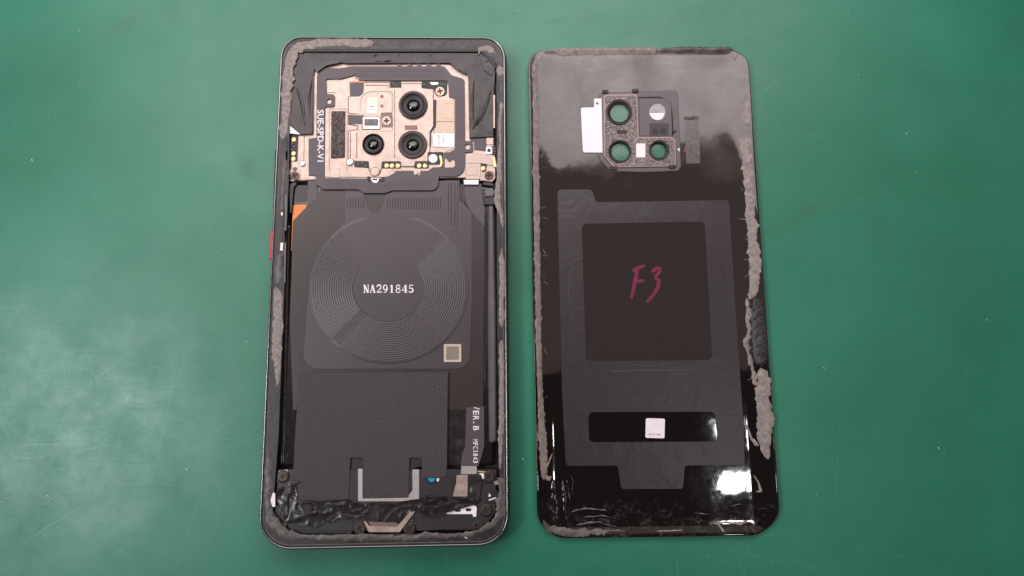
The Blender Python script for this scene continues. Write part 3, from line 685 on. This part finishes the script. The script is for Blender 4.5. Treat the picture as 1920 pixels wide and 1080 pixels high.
flap([(588, 126), (600, 118), (632, 113), (640, 117), (612, 123), (594, 136)], .672, .02, 3)
flap([(845, 120), (862, 118), (874, 130), (872, 138), (858, 130)], .672, .02, 4)
flap([(900, 108), (916, 104), (928, 128), (922, 142), (908, 132)], .676, .03, 6)
for i_, p_ in enumerate([[(886, 242, 3), (898, 220, 6), (911, 196, 6), (921, 170, 3)], [(893, 236, 2), (906, 214, 5), (919, 186, 3)], [(556, 165, 3), (566, 190, 7), (570, 220, 5), (572, 238, 2)], [(585, 150, 2), (580, 180, 4), (581, 215, 3)], [(889, 150, 2), (886, 190, 4), (888, 225, 2)]]): strip('tape_fold', p_, .648, m_tape, ph, .03, .15, 300 + i_, lump=.3)
plate('silver_edge', [(543, 173), (546, 173), (544, 236), (541, 234)], .66, .1, m_champ, ph, bev=.002)
plate('silver_edge', [(925, 178), (928, 178), (928, 240), (925, 240)], .66, .1, m_champ, ph, bev=.002)
plate('white_corner', [(541, 233), (563, 252), (541, 250)], .655, .01, m_white, ph, bev=.002, label='white triangular corner below the tape')
# ------------------------------------------------------------------ foot of the phone
plate('speaker_module', [(520, 880, 4), (932, 880, 4), (930, 960, 12), (905, 994, 20), (540, 998, 20), (514, 965, 14)], .60, .3, m_black, ph, bev=.02)
plate('bay_tape', [(840, 766), (876, 766), (874, 850), (868, 874), (836, 872)], .515, .02, m_crink, ph, step=7, disp=lambda x, y: .012 * noise.noise((x * 6, y * 6, 3)))
rib = plate('ribbon_flex', [(874, 764), (908, 762), (908, 836, 6), (904, 852, 6), (897, 874), (864, 874), (866, 852, 6), (872, 838, 6)], .545, .03, m_flex, ph, bev=.006)
for ch, y0, y1 in (('V', 758, 767.5), ('E', 770, 778), ('R', 780, 788), ('.', 790.5, 792.5), ('B', 799, 807)):
    if ch == '.': strokes('printed_text', [[(888, 791, 2), (888, 793.4, 2)]], .546, m_print, rib)
    elif ch == 'V': strokes('printed_text', [[(899, 767, 1.5), (889, 764, 1.5)]], .546, m_print, rib)
    else: text(ch, 887, y0, 898, y1, .547, m_print, rib, turned=True, weight=.01)
for i, ch in enumerate('MFC1843'): text(ch, 887, 824 + i * 6.5, 896, 829 + i * 6.5, .547, m_print, rib, turned=True, weight=.01) if ch != '1' else strokes('printed_text', [[(888, 846.2, 1.3), (896, 846.2, 1.3)], [(888, 844.4, 1), (888, 848, 1)], [(896, 846.2, 1), (894.4, 844.2, 1)]], .546, m_print, rib)
sheet = plate('grained_sheet', [(561, 699, 1), (840, 697, 1), (838, 880), (837, 895, 8), (791, 896), (791, 858, 4), (768, 858, 4), (766, 933, 4), (681, 935), (681, 858, 4), (657, 858, 4), (654, 936), (557, 938), (556, 905), (549, 900, 2), (552, 830)], .625, .1, m_sheet, ph, bev=.006, step=20, disp=ns(.006, .7), label='large grained black protective sheet')
plate('silver_rail', [(671, 879, 1), (680, 879, 1), (680, 939), (671, 939)], .618, .05, m_silver, ph, bev=.008)
plate('silver_rail', [(773, 880, 2), (786, 880, 2), (786, 936), (766, 938), (766, 928), (773, 920)], .616, .05, m_silver, ph, bev=.008)
plate('silver_rail', [(671, 934), (786, 932), (786, 940), (671, 940)], .612, .05, m_silver, ph, bev=.004)
plate('slot_shade', [(655, 856), (683, 856), (683, 881), (655, 881)], .56, .05, m_pit, ph)
plate('slot_shade', [(767, 856), (793, 856), (793, 874), (774, 878), (772, 915), (767, 922)], .56, .05, m_pit, ph)
# blue sensor
bl = plate('blue_sensor', [(797, 897), (823, 897), (820, 905, 5), (809, 910, 6), (798, 905, 5)], .607, .02, m_navy, ph, bev=.003)
plate('blue_lens', [(802, 896.5), (816, 896.5), (814, 902, 3), (809, 904, 3), (804, 902, 3)], .6095, .01, m_blue, bl, bev=.002, label='bright blue glass')
plate('white_chip', [(819, 897), (824, 897), (822, 903), (819, 902)], .609, .01, m_white, ph, bev=.001)
# connectors right
plate('ribbon_label', [(865, 874), (894, 874), (894, 889), (864, 889)], .62, .03, m_silver, ph, bev=.004)
plate('connector_shield', [(856, 891, 1), (877, 890), (877, 921), (851, 921, 2), (855, 906)], .622, .03, m_champ, ph, bev=.005)
plate('connector_shield', [(851, 921), (877, 921), (876, 931), (849, 931)], .624, .03, m_champ, ph, bev=.005)
plate('connector_shade', [(851, 891), (856, 891), (852, 922), (847, 931), (846, 913)], .612, .03, m_pit, ph, bev=.003)
plate('white_corner', [(896, 888), (907, 887, 2), (908, 898, 3), (902, 899)], .63, .02, m_white, ph, bev=.003)
flap([(879, 890, 5), (901, 887, 8), (905, 900), (898, 938), (877, 938)], .65, .02, 9, m_tape)
for x, y in ((531, 893), (917, 894), (912, 957), (675, 991), (768, 991)):
    lathe('screw_post', x, y, .60, [(12, 0), (12, .022), (10, .028)], m_black, ph, 24)
plate('gold_crescent', [(522, 882, 3), (540, 880), (540, 885), (524, 902), (519, 902, 3)], .615, .02, m_champ, ph, bev=.004)
plate('gold_crescent', [(896, 883), (925, 885), (925, 887), (896, 885)], .622, .02, m_gold, ph, bev=.002)
# bottom tape, torn
BT = [(519, 918, 4), (540, 908), (556, 914), (558, 938), (600, 940), (650, 937), (672, 940), (740, 942), (786, 935), (800, 929), (838, 931), (870, 935), (902, 934), (899, 941), (870, 952), (838, 955), (812, 964), (798, 959), (784, 957), (772, 960), (756, 979), (738, 984), (700, 979), (686, 971), (668, 971), (640, 968), (615, 974), (594, 990), (570, 986), (536, 984), (524, 966), (521, 940)]
def crease(x, y, fx, fy, o, wd): return max(0, wd - abs(noise.noise((x * fx + .5 * noise.noise((x * 2, y * 2, o)), y * fy, o)))) / wd
def bz(x, y): return .03 * noise.noise((x * 1.0, y * 1.4, 11)) + .022 * crease(x, y, 1.1, 2.6, 12, .10) + .016 * crease(x, y, 2.4, 3.2, 15, .09)
plate('torn_tape', BT, .655, .07, m_crink, ph, step=3, disp=bz, bev=.004, label='torn crinkled black tape across the foot')
flap([(537, 912), (545, 900), (563, 903), (550, 912), (545, 926), (533, 930)], .675, .03, 21)
flap([(522, 918), (540, 916), (542, 960), (536, 990), (532, 985), (530, 955), (520, 940)], .672, .035, 22)
flap([(785, 957), (800, 948), (850, 945), (890, 938), (896, 944), (850, 958), (812, 968), (794, 966)], .682, .035, 23)
flap([(612, 972), (640, 962), (690, 966), (682, 974), (660, 972), (640, 971), (616, 980)], .676, .03, 24)
# usb bracket
ub = plate('port_bracket', [(681, 976, 2), (686, 978), (692, 986, 3), (742, 988, 3), (752, 979, 3), (768, 960, 3), (779, 958), (774, 966), (754, 991, 4), (750, 998, 3), (691, 998, 3)], .668, .05, m_champ, ph, bev=.006)
plate('port_shell', [(690, 978), (744, 980), (748, 986), (742, 992, 3), (697, 990, 4)], .662, .05, m_edge, ph, bev=.008)
# white antenna bracket with slots
plate('white_bracket', [(836, 961), (868, 953), (885, 947, 2), (891, 948), (894, 952), (893, 969), (887, 969), (886, 964, 1), (838, 964)], .628, .03, m_white, ph, bev=.004, holes=[rect(853, 954, 864, 960, 3), rect(873, 953, 884, 959, 3)], label='white bracket with two slots')
plate('square_port', rect(867, 976, 883, 990, 3), .606, .02, m_pit, ph, bev=.003)
plate('port_lip', rect(870, 979, 881, 984, 1), .609, .01, m_tube, ph, bev=.003)
lathe('round_boss', 893, 985, .60, [(7, 0), (6.6, .012), (5, .014), (4, .004), (2.5, .004), (2, .012)], m_black, ph, 24)
lathe('round_boss', 772, 974, .60, [(5, 0), (4.6, .02), (3, .022), (2.4, .01)], m_black, ph, 20)
plate('module_lid', [(780, 968, 3), (800, 972), (850, 970), (905, 966, 4), (922, 968, 6), (900, 990, 14), (782, 996, 4)], .612, .02, m_black, ph, bev=.01)
plate('module_lid', [(616, 978, 6), (640, 972), (662, 974, 4), (662, 996), (600, 994, 5)], .612, .02, m_black, ph, bev=.01)
plate('module_gap', [(530, 990), (660, 996), (660, 1000), (540, 1000)], .604, .02, m_pit, ph, bev=.002)
plate('sound_opening', [(512, 922, 4), (516, 926), (516, 950), (511, 951, 5), (507, 938, 8)], .712, .02, m_white, ph, bev=.003, label='white half-moon by the left edge')
so = plate('sound_opening', [(916, 922), (934, 918, 6), (936, 930, 8), (926, 945, 8), (914, 944)], .612, .02, m_pit, ph, bev=.004, label='dark half-moon opening on the right')
plate('white_chip', [(917, 924), (921, 930), (916, 932)], .616, .01, m_white, so, bev=.001)
plate('white_chip', [(916, 937), (930, 932), (931, 934), (917, 939)], .616, .01, m_white, so, bev=.001)
# side key flex bits on the left ledge
for pts, mm in (([(536, 255), (540, 255), (539, 300), (535, 300)], m_pit), ([(536, 283), (539, 283), (538, 318), (534, 318)], m_frame), ([(530, 390), (534, 392), (533, 425), (529, 425)], m_pit), ([(528, 430), (537, 432), (536, 455), (527, 455)], m_pit),
                ([(526, 480), (532, 480), (531, 500), (525, 500)], m_pit), ([(535, 365), (538, 365), (535, 530), (532, 530)], m_tube), ([(527, 398), (531, 398), (530, 404), (526, 404)], m_silver), ([(526, 455), (531, 455), (530, 470), (525, 470)], m_silver)):
    plate('side_key_clip', pts, .715, .03, mm, ph, bev=.003)
for pts in ([(930, 155), (934, 155), (934, 172), (930, 172)], [(932, 190), (935, 192), (935, 222), (932, 222)]): plate('edge_notch', pts, .708, .03, m_pit, ph, bev=.002)
# glue left on the frame
Z = .70
glues = [
 ([(702, 80, 9), (680, 80, 14), (650, 80, 15), (620, 79, 12), (600, 80, 15), (572, 84, 13), (554, 93, 15), (543, 112, 17), (539, 140, 17), (538, 165, 19), (536, 200, 15), (533, 240, 14), (530, 262, 8)], m_glue, .016),
 ([(897, 103, 4), (900, 92, 9), (912, 90, 10), (924, 95, 9), (929, 101, 4)], m_glue, .016),
 ([(936, 122, 10), (938, 132, 16), (936, 144, 8)], m_glue, .016),
 ([(939, 190, 4), (940, 196, 9), (939, 206, 6), (937, 230, 5), (938, 262, 4), (936, 292, 6), (936, 325, 9), (934, 350, 10), (932, 378, 11), (938, 395, 8), (941, 415, 5), (943, 428, 3)], m_glue, .015),
 ([(940, 462, 2), (941, 476, 5), (941, 490, 9), (942, 520, 10), (941, 560, 9), (941, 596, 11), (940, 614, 4)], m_glue, .016),
 ([(941, 636, 4), (940, 655, 9), (941, 700, 8), (940, 735, 8), (941, 780, 9), (939, 812, 9), (938, 850, 7), (938, 880, 5)], m_glue, .016),
 ([(517, 538, 6), (521, 556, 17), (521, 600, 19), (520, 640, 19), (519, 670, 15), (521, 695, 11), (520, 726, 4)], m_glue, .016),
 ([(504, 842, 5), (503, 875, 11), (503, 905, 12), (502, 940, 11), (505, 968, 15), (516, 988, 17), (540, 1004, 15), (600, 1009, 11), (650, 1007, 12), (680, 1007, 12), (740, 1009, 8), (782, 1007, 10), (798, 1002, 12), (830, 1005, 8), (866, 1004, 8), (900, 996, 9), (924, 982, 12), (938, 962, 15), (941, 930, 14), (939, 902, 12), (932, 896, 6)], m_glued, .02),
 ([(925, 903, 3), (930, 905, 12), (936, 908, 8)], m_glue, .016),
 ([(534, 290, 5), (531, 330, 7), (528, 380, 6), (526, 410, 4)], m_glued, .02),
 ([(524, 475, 8), (523, 500, 12), (520, 535, 10)], m_glued, .02),
 ([(870, 1006, 4), (877, 1010, 4)], m_print, .02)]
for i, (p_, mm, h_) in enumerate(glues): strip('glue_residue', p_, Z, mm, ph, h_, .34, 31 + i, tear=.3)

# ================================================================== THE BACK COVER
cv = thing('back_cover', 'detached glossy black phone back lying inner side up, marked F3, with camera window frame', 'phone cover', P(1225, 550, 0))
CO = [(990, 89, 34), (1402, 88, 40), (1465, 1005, 56), (1008, 1011, 56)]
cl = [(P(x, y, .26).x, P(x, y, .26).y) for x, y in fillet(CO)]
if sarea(cl) < 0: cl.reverse()
# denser outline
def dense(l, s):
    out = []
    for i in range(len(l)):
        a, b = l[i], l[(i + 1) % len(l)]; L = math.hypot(b[0] - a[0], b[1] - a[1]); k = max(1, int(L / s))
        out += [(a[0] + (b[0] - a[0]) * j / k, a[1] + (b[1] - a[1]) * j / k) for j in range(k)]
    return out
cl = dense(cl, .2)
FLAT = .085
def seg(p, a, b):
    ax, ay = P(*a, .26).xy; bx, by = P(*b, .26).xy; dx, dy = bx - ax, by - ay
    return abs((p[0] - ax) * dy - (p[1] - ay) * dx) / math.hypot(dx, dy)
def dish(x, y):
    p = (x, y); h = 0
    for a, b, bow, up in ((CO[0], CO[3], .8, .19), (CO[1], CO[2], .8, .19), (CO[0], CO[1], .24, .06), (CO[3], CO[2], .42, .10)):
        d_ = seg(p, a[:2], b[:2])
        if d_ < bow: h = max(h, up * (1 - d_ / bow) ** 2.2)
    return FLAT + h
LENS = [(1161, 213, 19), (1163, 285, 18.5), (1235, 282, 15)]
def cover_shell():
    holes = []
    for x, y, r_ in LENS:
        h = [(P(a, b, FLAT).x, P(a, b, FLAT).y) for a, b in circle(x, y, r_, 32)]
        if sarea(h) > 0: h.reverse()
        holes.append(h)
    ins = inset(cl, .05); extra = []
    for dd in (.12, .2, .28, .37, .47, .58, .69, .8, .92):
        l = inset(cl, dd); extra += [p for p in l if inside(p, cl) and edist(p, cl) > dd * .93]
    xs = [p[0] for p in cl]; ys = [p[1] for p in cl]; y = min(ys)
    while y < max(ys):
        x = min(xs)
        while x < max(xs):
            if inside((x, y), cl) and edist((x, y), cl) > 1.0 and all(edist((x, y), h) > .1 and not inside((x, y), h) for h in holes): extra.append((x, y))
            x += .33
        y += .33
    ov, tris = cdt([ins] + holes, extra)
    verts = [(v.x, v.y, dish(v.x, v.y)) for v in ov]; faces = list(tris)
    nb = len(verts); verts += [(v.x, v.y, max(.002, dish(v.x, v.y) - .08)) for v in ov]; faces += [(nb + a, nb + c, nb + b) for a, b, c in tris]
    def wall(l, rings):
        s = len(verts); n = len(l)
        for rg in rings: verts.extend(rg)
        for j in range(len(rings) - 1):
            for i in range(n):
                b = (i + 1) % n; faces.append((s + j * n + i, s + (j + 1) * n + i, s + (j + 1) * n + b, s + j * n + b))
    wall(cl, [[(p[0], p[1], dish(*p)) for p in ins], [(p[0], p[1], dish(*p) - .01) for p in inset(cl, .02)], [(p[0], p[1], dish(*p) - .03) for p in cl], [(p[0], p[1], dish(*p) - .06) for p in cl], [(p[0], p[1], dish(*p) - .08) for p in ins]])
    for h in holes: wall(h, [[(p[0], p[1], FLAT) for p in h], [(p[0], p[1], .005) for p in h]])
    return link('cover_shell', verts, faces, m_cov, cv, smooth=True, origin=P(1225, 550, 0))
shell = cover_shell()
# grey sticker film with two windows
SF = [(1045, 355, 8), (1110, 355, 8), (1117, 379, 8), (1367, 375, 7), (1380, 590), (1394, 790), (1397, 872, 7), (1284, 873, 6), (1281, 917, 6), (1165, 917, 6), (1158, 873, 6), (1061, 874, 8), (1054, 740), (1048, 500)]
stk = plate('sticker_film', SF, FLAT + .012, .011, m_stick, cv, holes=[[(1091, 420, 9), (1321, 416, 9), (1335, 675, 9), (1099, 677, 9)], [(1103, 773, 9), (1340, 772, 9), (1346, 828, 9), (1105, 829, 9)]], bev=.004, label='grey satin sticker film with two windows')
for cx_, cy_, a0, a1, r_ in ((1213, 545, -20, 20, 146), (1213, 545, 160, 200, 146), (1213, 545, 72, 108, 142)):
    ridges('embossed_arc', [[(cx_ + r_ * math.cos(R(a0 + (a1 - a0) * i / 14)), cy_ + r_ * math.sin(R(a0 + (a1 - a0) * i / 14)), 2.2) for i in range(15)]], FLAT + .012, m_stick, stk, .004)
ridges('film_crease', [[(1145, 697, 1.5), (1220, 695, 1.5), (1300, 694, 1.5)]], FLAT + .012, m_stick, stk, .004)
ridges('film_crease', [[(x, 387, 1.2), (x, 397, 1.2)] for x in range(1122, 1230, 6)], FLAT + .012, m_stick, stk, .003)['kind'] = 'stuff'
def jot(l): return l
strokes('handwritten_mark', [[(1186, 508, 5.0), (1194, 503, 6.2), (1203, 500, 6.2), (1210, 498, 3.8)], [(1195, 504, 6.2), (1192, 522, 7.5), (1187, 545, 6.2), (1184, 560, 5.0)], [(1189, 529, 5.0), (1198, 527, 6.2), (1208, 526, 5.0)],
                             [(1222, 510, 5.0), (1231, 503, 7.5), (1238, 503, 6.2), (1236, 511, 6.2), (1229, 518, 6.2), (1230, 522, 6.2), (1236, 526, 7.5), (1234, 538, 7.5), (1226, 551, 6.2), (1218, 561, 6.2), (1212, 566, 3.8)]], FLAT + .001, m_marker, cv)
lb = plate('white_sticker', [(1211, 784, 3), (1247, 785, 3), (1246, 822, 3), (1210, 821, 3)], FLAT + .012, .011, m_white, cv, bev=.003, label='small white sticker')
text('4101106', 1216, 812.5, 1238, 816.5, FLAT + .013, m_ink, lb)
# camera window module
Zm = FLAT
MB = [(1122, 173, 9), (1271, 169, 8), (1277, 312, 8), (1271, 321, 6), (1146, 322, 8), (1127, 302, 8), (1120, 292, 6)]
hol = lambda k=0: [circle(x, y, r_ + k, 32) for x, y, r_ in LENS]
mb = plate('module_base', MB, Zm + .03, .03, m_mod, cv, holes=hol(), bev=.01)
FACE = [(1131, 177, 5), (1195, 176, 5), (1198, 256), (1258, 256, 4), (1267, 262, 4), (1268, 312, 2), (1151, 314, 10), (1132, 292, 6)]
rimp = plate('module_frame', FACE, Zm + .075, .05, m_pink, cv, holes=[circle(1161, 211, 24, 36), circle(1162, 284, 21.5, 36), circle(1236, 282, 19, 36)], bev=.01)
FACE2 = [(1134, 180, 4), (1193, 179, 4), (1195, 259), (1257.5, 259, 4), (1264.5, 264, 4), (1265.5, 310, 2), (1152.5, 311.5, 10), (1134.5, 291.5, 6)]
pad = plate('adhesive_pad', FACE2, Zm + .085, .02, m_spark, cv, holes=[circle(1161, 211, 24.5, 36), circle(1162, 284, 22, 36), circle(1236, 282, 19.5, 36), rect(1157, 244, 1176, 251, 1), rect(1192, 268, 1211, 296, 1)], bev=.004, step=6, disp=lambda x, y: .006 * noise.noise((x * 16, y * 16, 0)), label='glittery grey adhesive pad')
plate('slot', rect(1154, 242, 1178, 252), Zm + .078, .02, m_pit, cv, bev=.001)
for x in (1154, 1179): plate('slot_end', rect(x - 2.5, 244, x + 2.5, 251, 1), Zm + .088, .02, m_edge, cv, bev=.002)
plate('white_pad', rect(1193, 269, 1210, 295, 2), Zm + .088, .02, m_white, cv, bev=.003, label='small white pad between two lens windows')
def ring(x, y, ro, xi, yi, ri, label):
    c0 = P(x, y, Zm + .095); c1 = P(xi, yi, Zm - .05); k = (P(x + 1, y, Zm) - P(x, y, Zm)).x; n = 44; verts, faces = [], []
    for t, r_, z in ((0, ro + .6, Zm + .06), (0, ro, Zm + .094), (0, ro - 1.5, Zm + .098), (.35, ro - 3.2, Zm + .085), (.6, ri + 2.0, Zm + .04), (.8, ri + 1.6, Zm + .0), (1, ri, Zm - .015), (1, ri - .2, Zm - .03)):
        c = c0.lerp(c1, t)
        verts += [(c.x + r_ * k * math.cos(2 * math.pi * i / n), c.y + r_ * k * math.sin(2 * math.pi * i / n), z) for i in range(n)]
    for j in range(7):
        for i in range(n): b = (i + 1) % n; faces.append((j * n + i, j * n + b, (j + 1) * n + b, (j + 1) * n + i))
    o = link('lens_ring', verts, faces, m_navyd if False else m_rubber, cv, smooth=True); o['label'] = label
    plate('window_glass', circle(xi, yi, ri, 32), Zm - .02, .02, m_pane, o, raw=True, bev=.002)
ring(1161, 211, 23.5, 1161, 213, 17.5, 'largest lens window ring, upper left')
ring(1162, 284, 21.5, 1163, 285, 17.5, 'lower left lens window ring')
ring(1236, 282, 19, 1234, 283, 14, 'smallest lens window ring, on the right')
# flash corner
plate('flash_cover', [(1199, 184), (1236, 184), (1259, 186, 22), (1260, 255, 2), (1199, 255)], Zm + .055, .03, m_mod, cv, bev=.008)
fw = plate('flash_window', circle(1233, 210, 16, 32), Zm + .068, .03, m_fres, cv, raw=True, bev=.015)
plate('flash_half', [(1218, 212)] + [(1233 + 15 * math.cos(a), 210 + 15 * math.sin(a)) for a in [R(v) for v in range(172, 40, -12)]] + [(1246, 212)], Zm + .0695, .006, m_white, fw, bev=.002)
sq = plate('sensor_window', rect(1218, 231, 1254, 256, 2), Zm + .066, .03, m_black, cv, bev=.006)
for x in (1228, 1243): lathe('sensor_hole', x, 246, Zm + .066, [(6, 0), (5.4, .006), (4, .002)], m_pit, sq, 20)
ridges('corner_groove', [[(1197, 183, 1.6), (1236, 182, 1.6), (1250, 187, 1.6), (1259, 200, 1.6), (1261, 230, 1.6), (1261, 255, 1.6)]], Zm + .031, m_pit, cv, .028)
plate('silver_tab', [(1089, 202, 3), (1114, 201), (1114, 185), (1128, 184), (1130, 286), (1093, 286, 4)], Zm + .045, .03, m_white, cv, holes=[circle(1120, 194, 2.4, 12)], bev=.005, label='white tab left of the lens windows')
for pts in ([(1130, 168), (1141, 168), (1140, 174), (1130, 174)], [(1186, 167), (1198, 166), (1197, 172), (1187, 173)], [(1143, 312), (1157, 311), (1157, 318), (1146, 318)], [(1254, 310), (1269, 309), (1267, 314), (1256, 315)], [(1261, 243), (1268, 244), (1265, 248), (1261, 248)]):
    plate('clip', pts, Zm + .09, .08, m_pit, cv, bev=.004)
ridges('bottom_edge', [[(1150, 320, 3), (1200, 322, 3), (1240, 321, 3), (1272, 319, 3)]], Zm + .02, m_edge, cv, .02)
plate('arrow_mark', [(1270, 280), (1274, 277), (1275, 279), (1272.5, 280.5), (1275, 282), (1274, 284)], Zm + .033, .004, m_print, cv, bev=.0005)
# imprint of a foam strip
plate('foam_imprint', [(1283, 220), (1310, 219), (1313, 306), (1287, 307)], Zm + .004, .003, m_imp, cv, bev=.001)
plate('foam_remnant', [(1283, 219), (1310, 218), (1311, 224), (1284, 225)], Zm + .012, .01, m_foam, cv, bev=.002)
strokes('pen_mark', [[(1286, 274, 3), (1283, 286, 3)]], Zm, m_marker, cv)
# glue on the cover
cg = [
 ([(1038, 97, 12), (1060, 98, 14), (1120, 97, 14), (1180, 96, 14), (1232, 95, 13)], m_glue, .03, .12),
 ([(1236, 96, 9), (1290, 94, 10), (1340, 93, 10), (1374, 94, 8)], m_glued, .03, .2),
 ([(1018, 104, 9), (1010, 112, 13), (1003, 122, 10)], m_glue, .02, .3),
 ([(1001, 118, 8), (1004, 160, 10), (1005, 230, 11), (1005, 300, 11), (1006, 380, 12), (1007, 450, 10), (1008, 520, 11), (1009, 600, 11), (1011, 680, 10), (1013, 740, 10), (1015, 790, 12), (1018, 830, 16), (1020, 870, 14), (1020, 900, 8)], m_glue, .015, .09),
 ([(1379, 98, 5), (1378, 108, 6), (1377, 114, 3)], m_glue, .03, .3),
 ([(1398, 176, 4), (1400, 200, 12), (1399, 220, 14), (1402, 236, 8)], m_glue, .03, .3),
 ([(1396, 256, 20), (1398, 280, 18), (1401, 305, 16), (1402, 335, 17), (1405, 370, 15), (1407, 410, 17), (1411, 450, 17), (1414, 480, 19), (1416, 510, 20), (1413, 530, 16), (1411, 552, 14), (1404, 562, 8)], m_glue, .03, .22),
 ([(1400, 558, 6), (1403, 580, 10), (1400, 600, 7), (1403, 620, 6), (1400, 640, 9), (1404, 662, 9), (1410, 684, 12), (1414, 715, 9), (1420, 725, 6)], m_glue, .03, .5),
 ([(1426, 690, 14), (1431, 720, 22), (1431, 760, 26), (1433, 800, 25), (1434, 830, 22), (1438, 852, 10), (1440, 862, 3)], m_glue, .03, .2),
 ([(1395, 780, 3), (1400, 800, 4), (1410, 824, 5), (1422, 836, 8)], m_strand, .02, .5),
 ([(1018, 975, 5), (1030, 990, 10), (1060, 1000, 14), (1095, 1000, 13), (1130, 997, 10), (1165, 994, 7)], m_glued, .03, .5),
 ([(1020, 895, 5), (1030, 897, 7), (1035, 892, 4)], m_strand, .02, .4),
 ([(1026, 878, 3), (1030, 865, 3), (1036, 850, 2)], m_strand, .02, .4),
 ([(1344, 980, 3), (1352, 990, 4), (1358, 998, 6)], m_strand, .02, .4), ([(1335, 982, 3), (1360, 980, 4), (1390, 983, 4), (1402, 976, 5)], m_strand, .02, .5),
 ([(1412, 890, 2), (1422, 905, 3), (1426, 920, 4), (1416, 922, 3)], m_strand, .02, .4), ([(1230, 996, 2), (1280, 994, 3)], m_strand, .02, .5),
 ([(1383, 410, 1.5), (1400, 412, 2)], m_strand, .02, .3)]
for i, (p_, mm, h_, rg) in enumerate(cg): strip('glue_residue', p_, dish, mm, cv, h_, rg * 1.3, 71 + i, tear=.35)
rr = random.Random(3)
for k in range(34):
    y = rr.uniform(260, 880); x = 1391 + (y - 260) * .055 + rr.uniform(-3, 6)
    if k % 3 == 0: y = rr.uniform(120, 900); x = 1011 + (y - 120) * .017
    a = rr.uniform(-1.2, 1.2) + (math.pi if k % 3 else 0); L = rr.uniform(5, 15)
    strip('glue_thread', [(x, y, 2.2), (x + L * .5 * math.cos(a), y + L * .5 * math.sin(a) + rr.uniform(-2, 2), 1.4), (x + L * math.cos(a), y + L * math.sin(a), .9)], dish, m_strand, cv, .015, .3, 400 + k)
# rolled black glue on the right edge with slanting folds
rg_ = strip('rolled_glue', [(1416, 556, 12), (1419, 580, 21), (1422, 620, 24), (1425, 660, 23), (1427, 688, 14)], dish, m_rolled, cv, .05, .06, 99)
for k in range(7):
    y = 575 + k * 17; x = 1410 + k * 1.6
    strip('glue_fold', [(x, y + 8, 3), (x + 10, y, 5), (x + 21, y - 6, 3)], lambda a, b: dish(a, b) + .035, m_rolled, rg_, .03, .2, 120 + k)
# wrinkles and residue low on the cover: glossy ridges, widened to catch window light
for i, p_ in enumerate([[(1038, 898, 6), (1041, 935, 15), (1045, 985, 10)], [(1055, 900, 4), (1058, 930, 10), (1062, 975, 6)], [(1062, 895, 3), (1066, 920, 4), (1070, 950, 3)],
                        [(1070, 960, 5), (1100, 955, 7), (1140, 957, 5)], [(1080, 985, 5), (1120, 980, 7), (1162, 990, 4)], [(1090, 970, 4), (1130, 968, 5), (1160, 974, 3)],
                        [(1300, 962, 3), (1325, 964, 5), (1340, 966, 3)], [(1368, 950, 3), (1385, 946, 6), (1396, 945, 3)], [(1070, 890, 2), (1075, 905, 3), (1072, 920, 2)]]):
    strip('gloss_ridge', p_, dish, m_batt, cv, .03, .4, 150 + i)
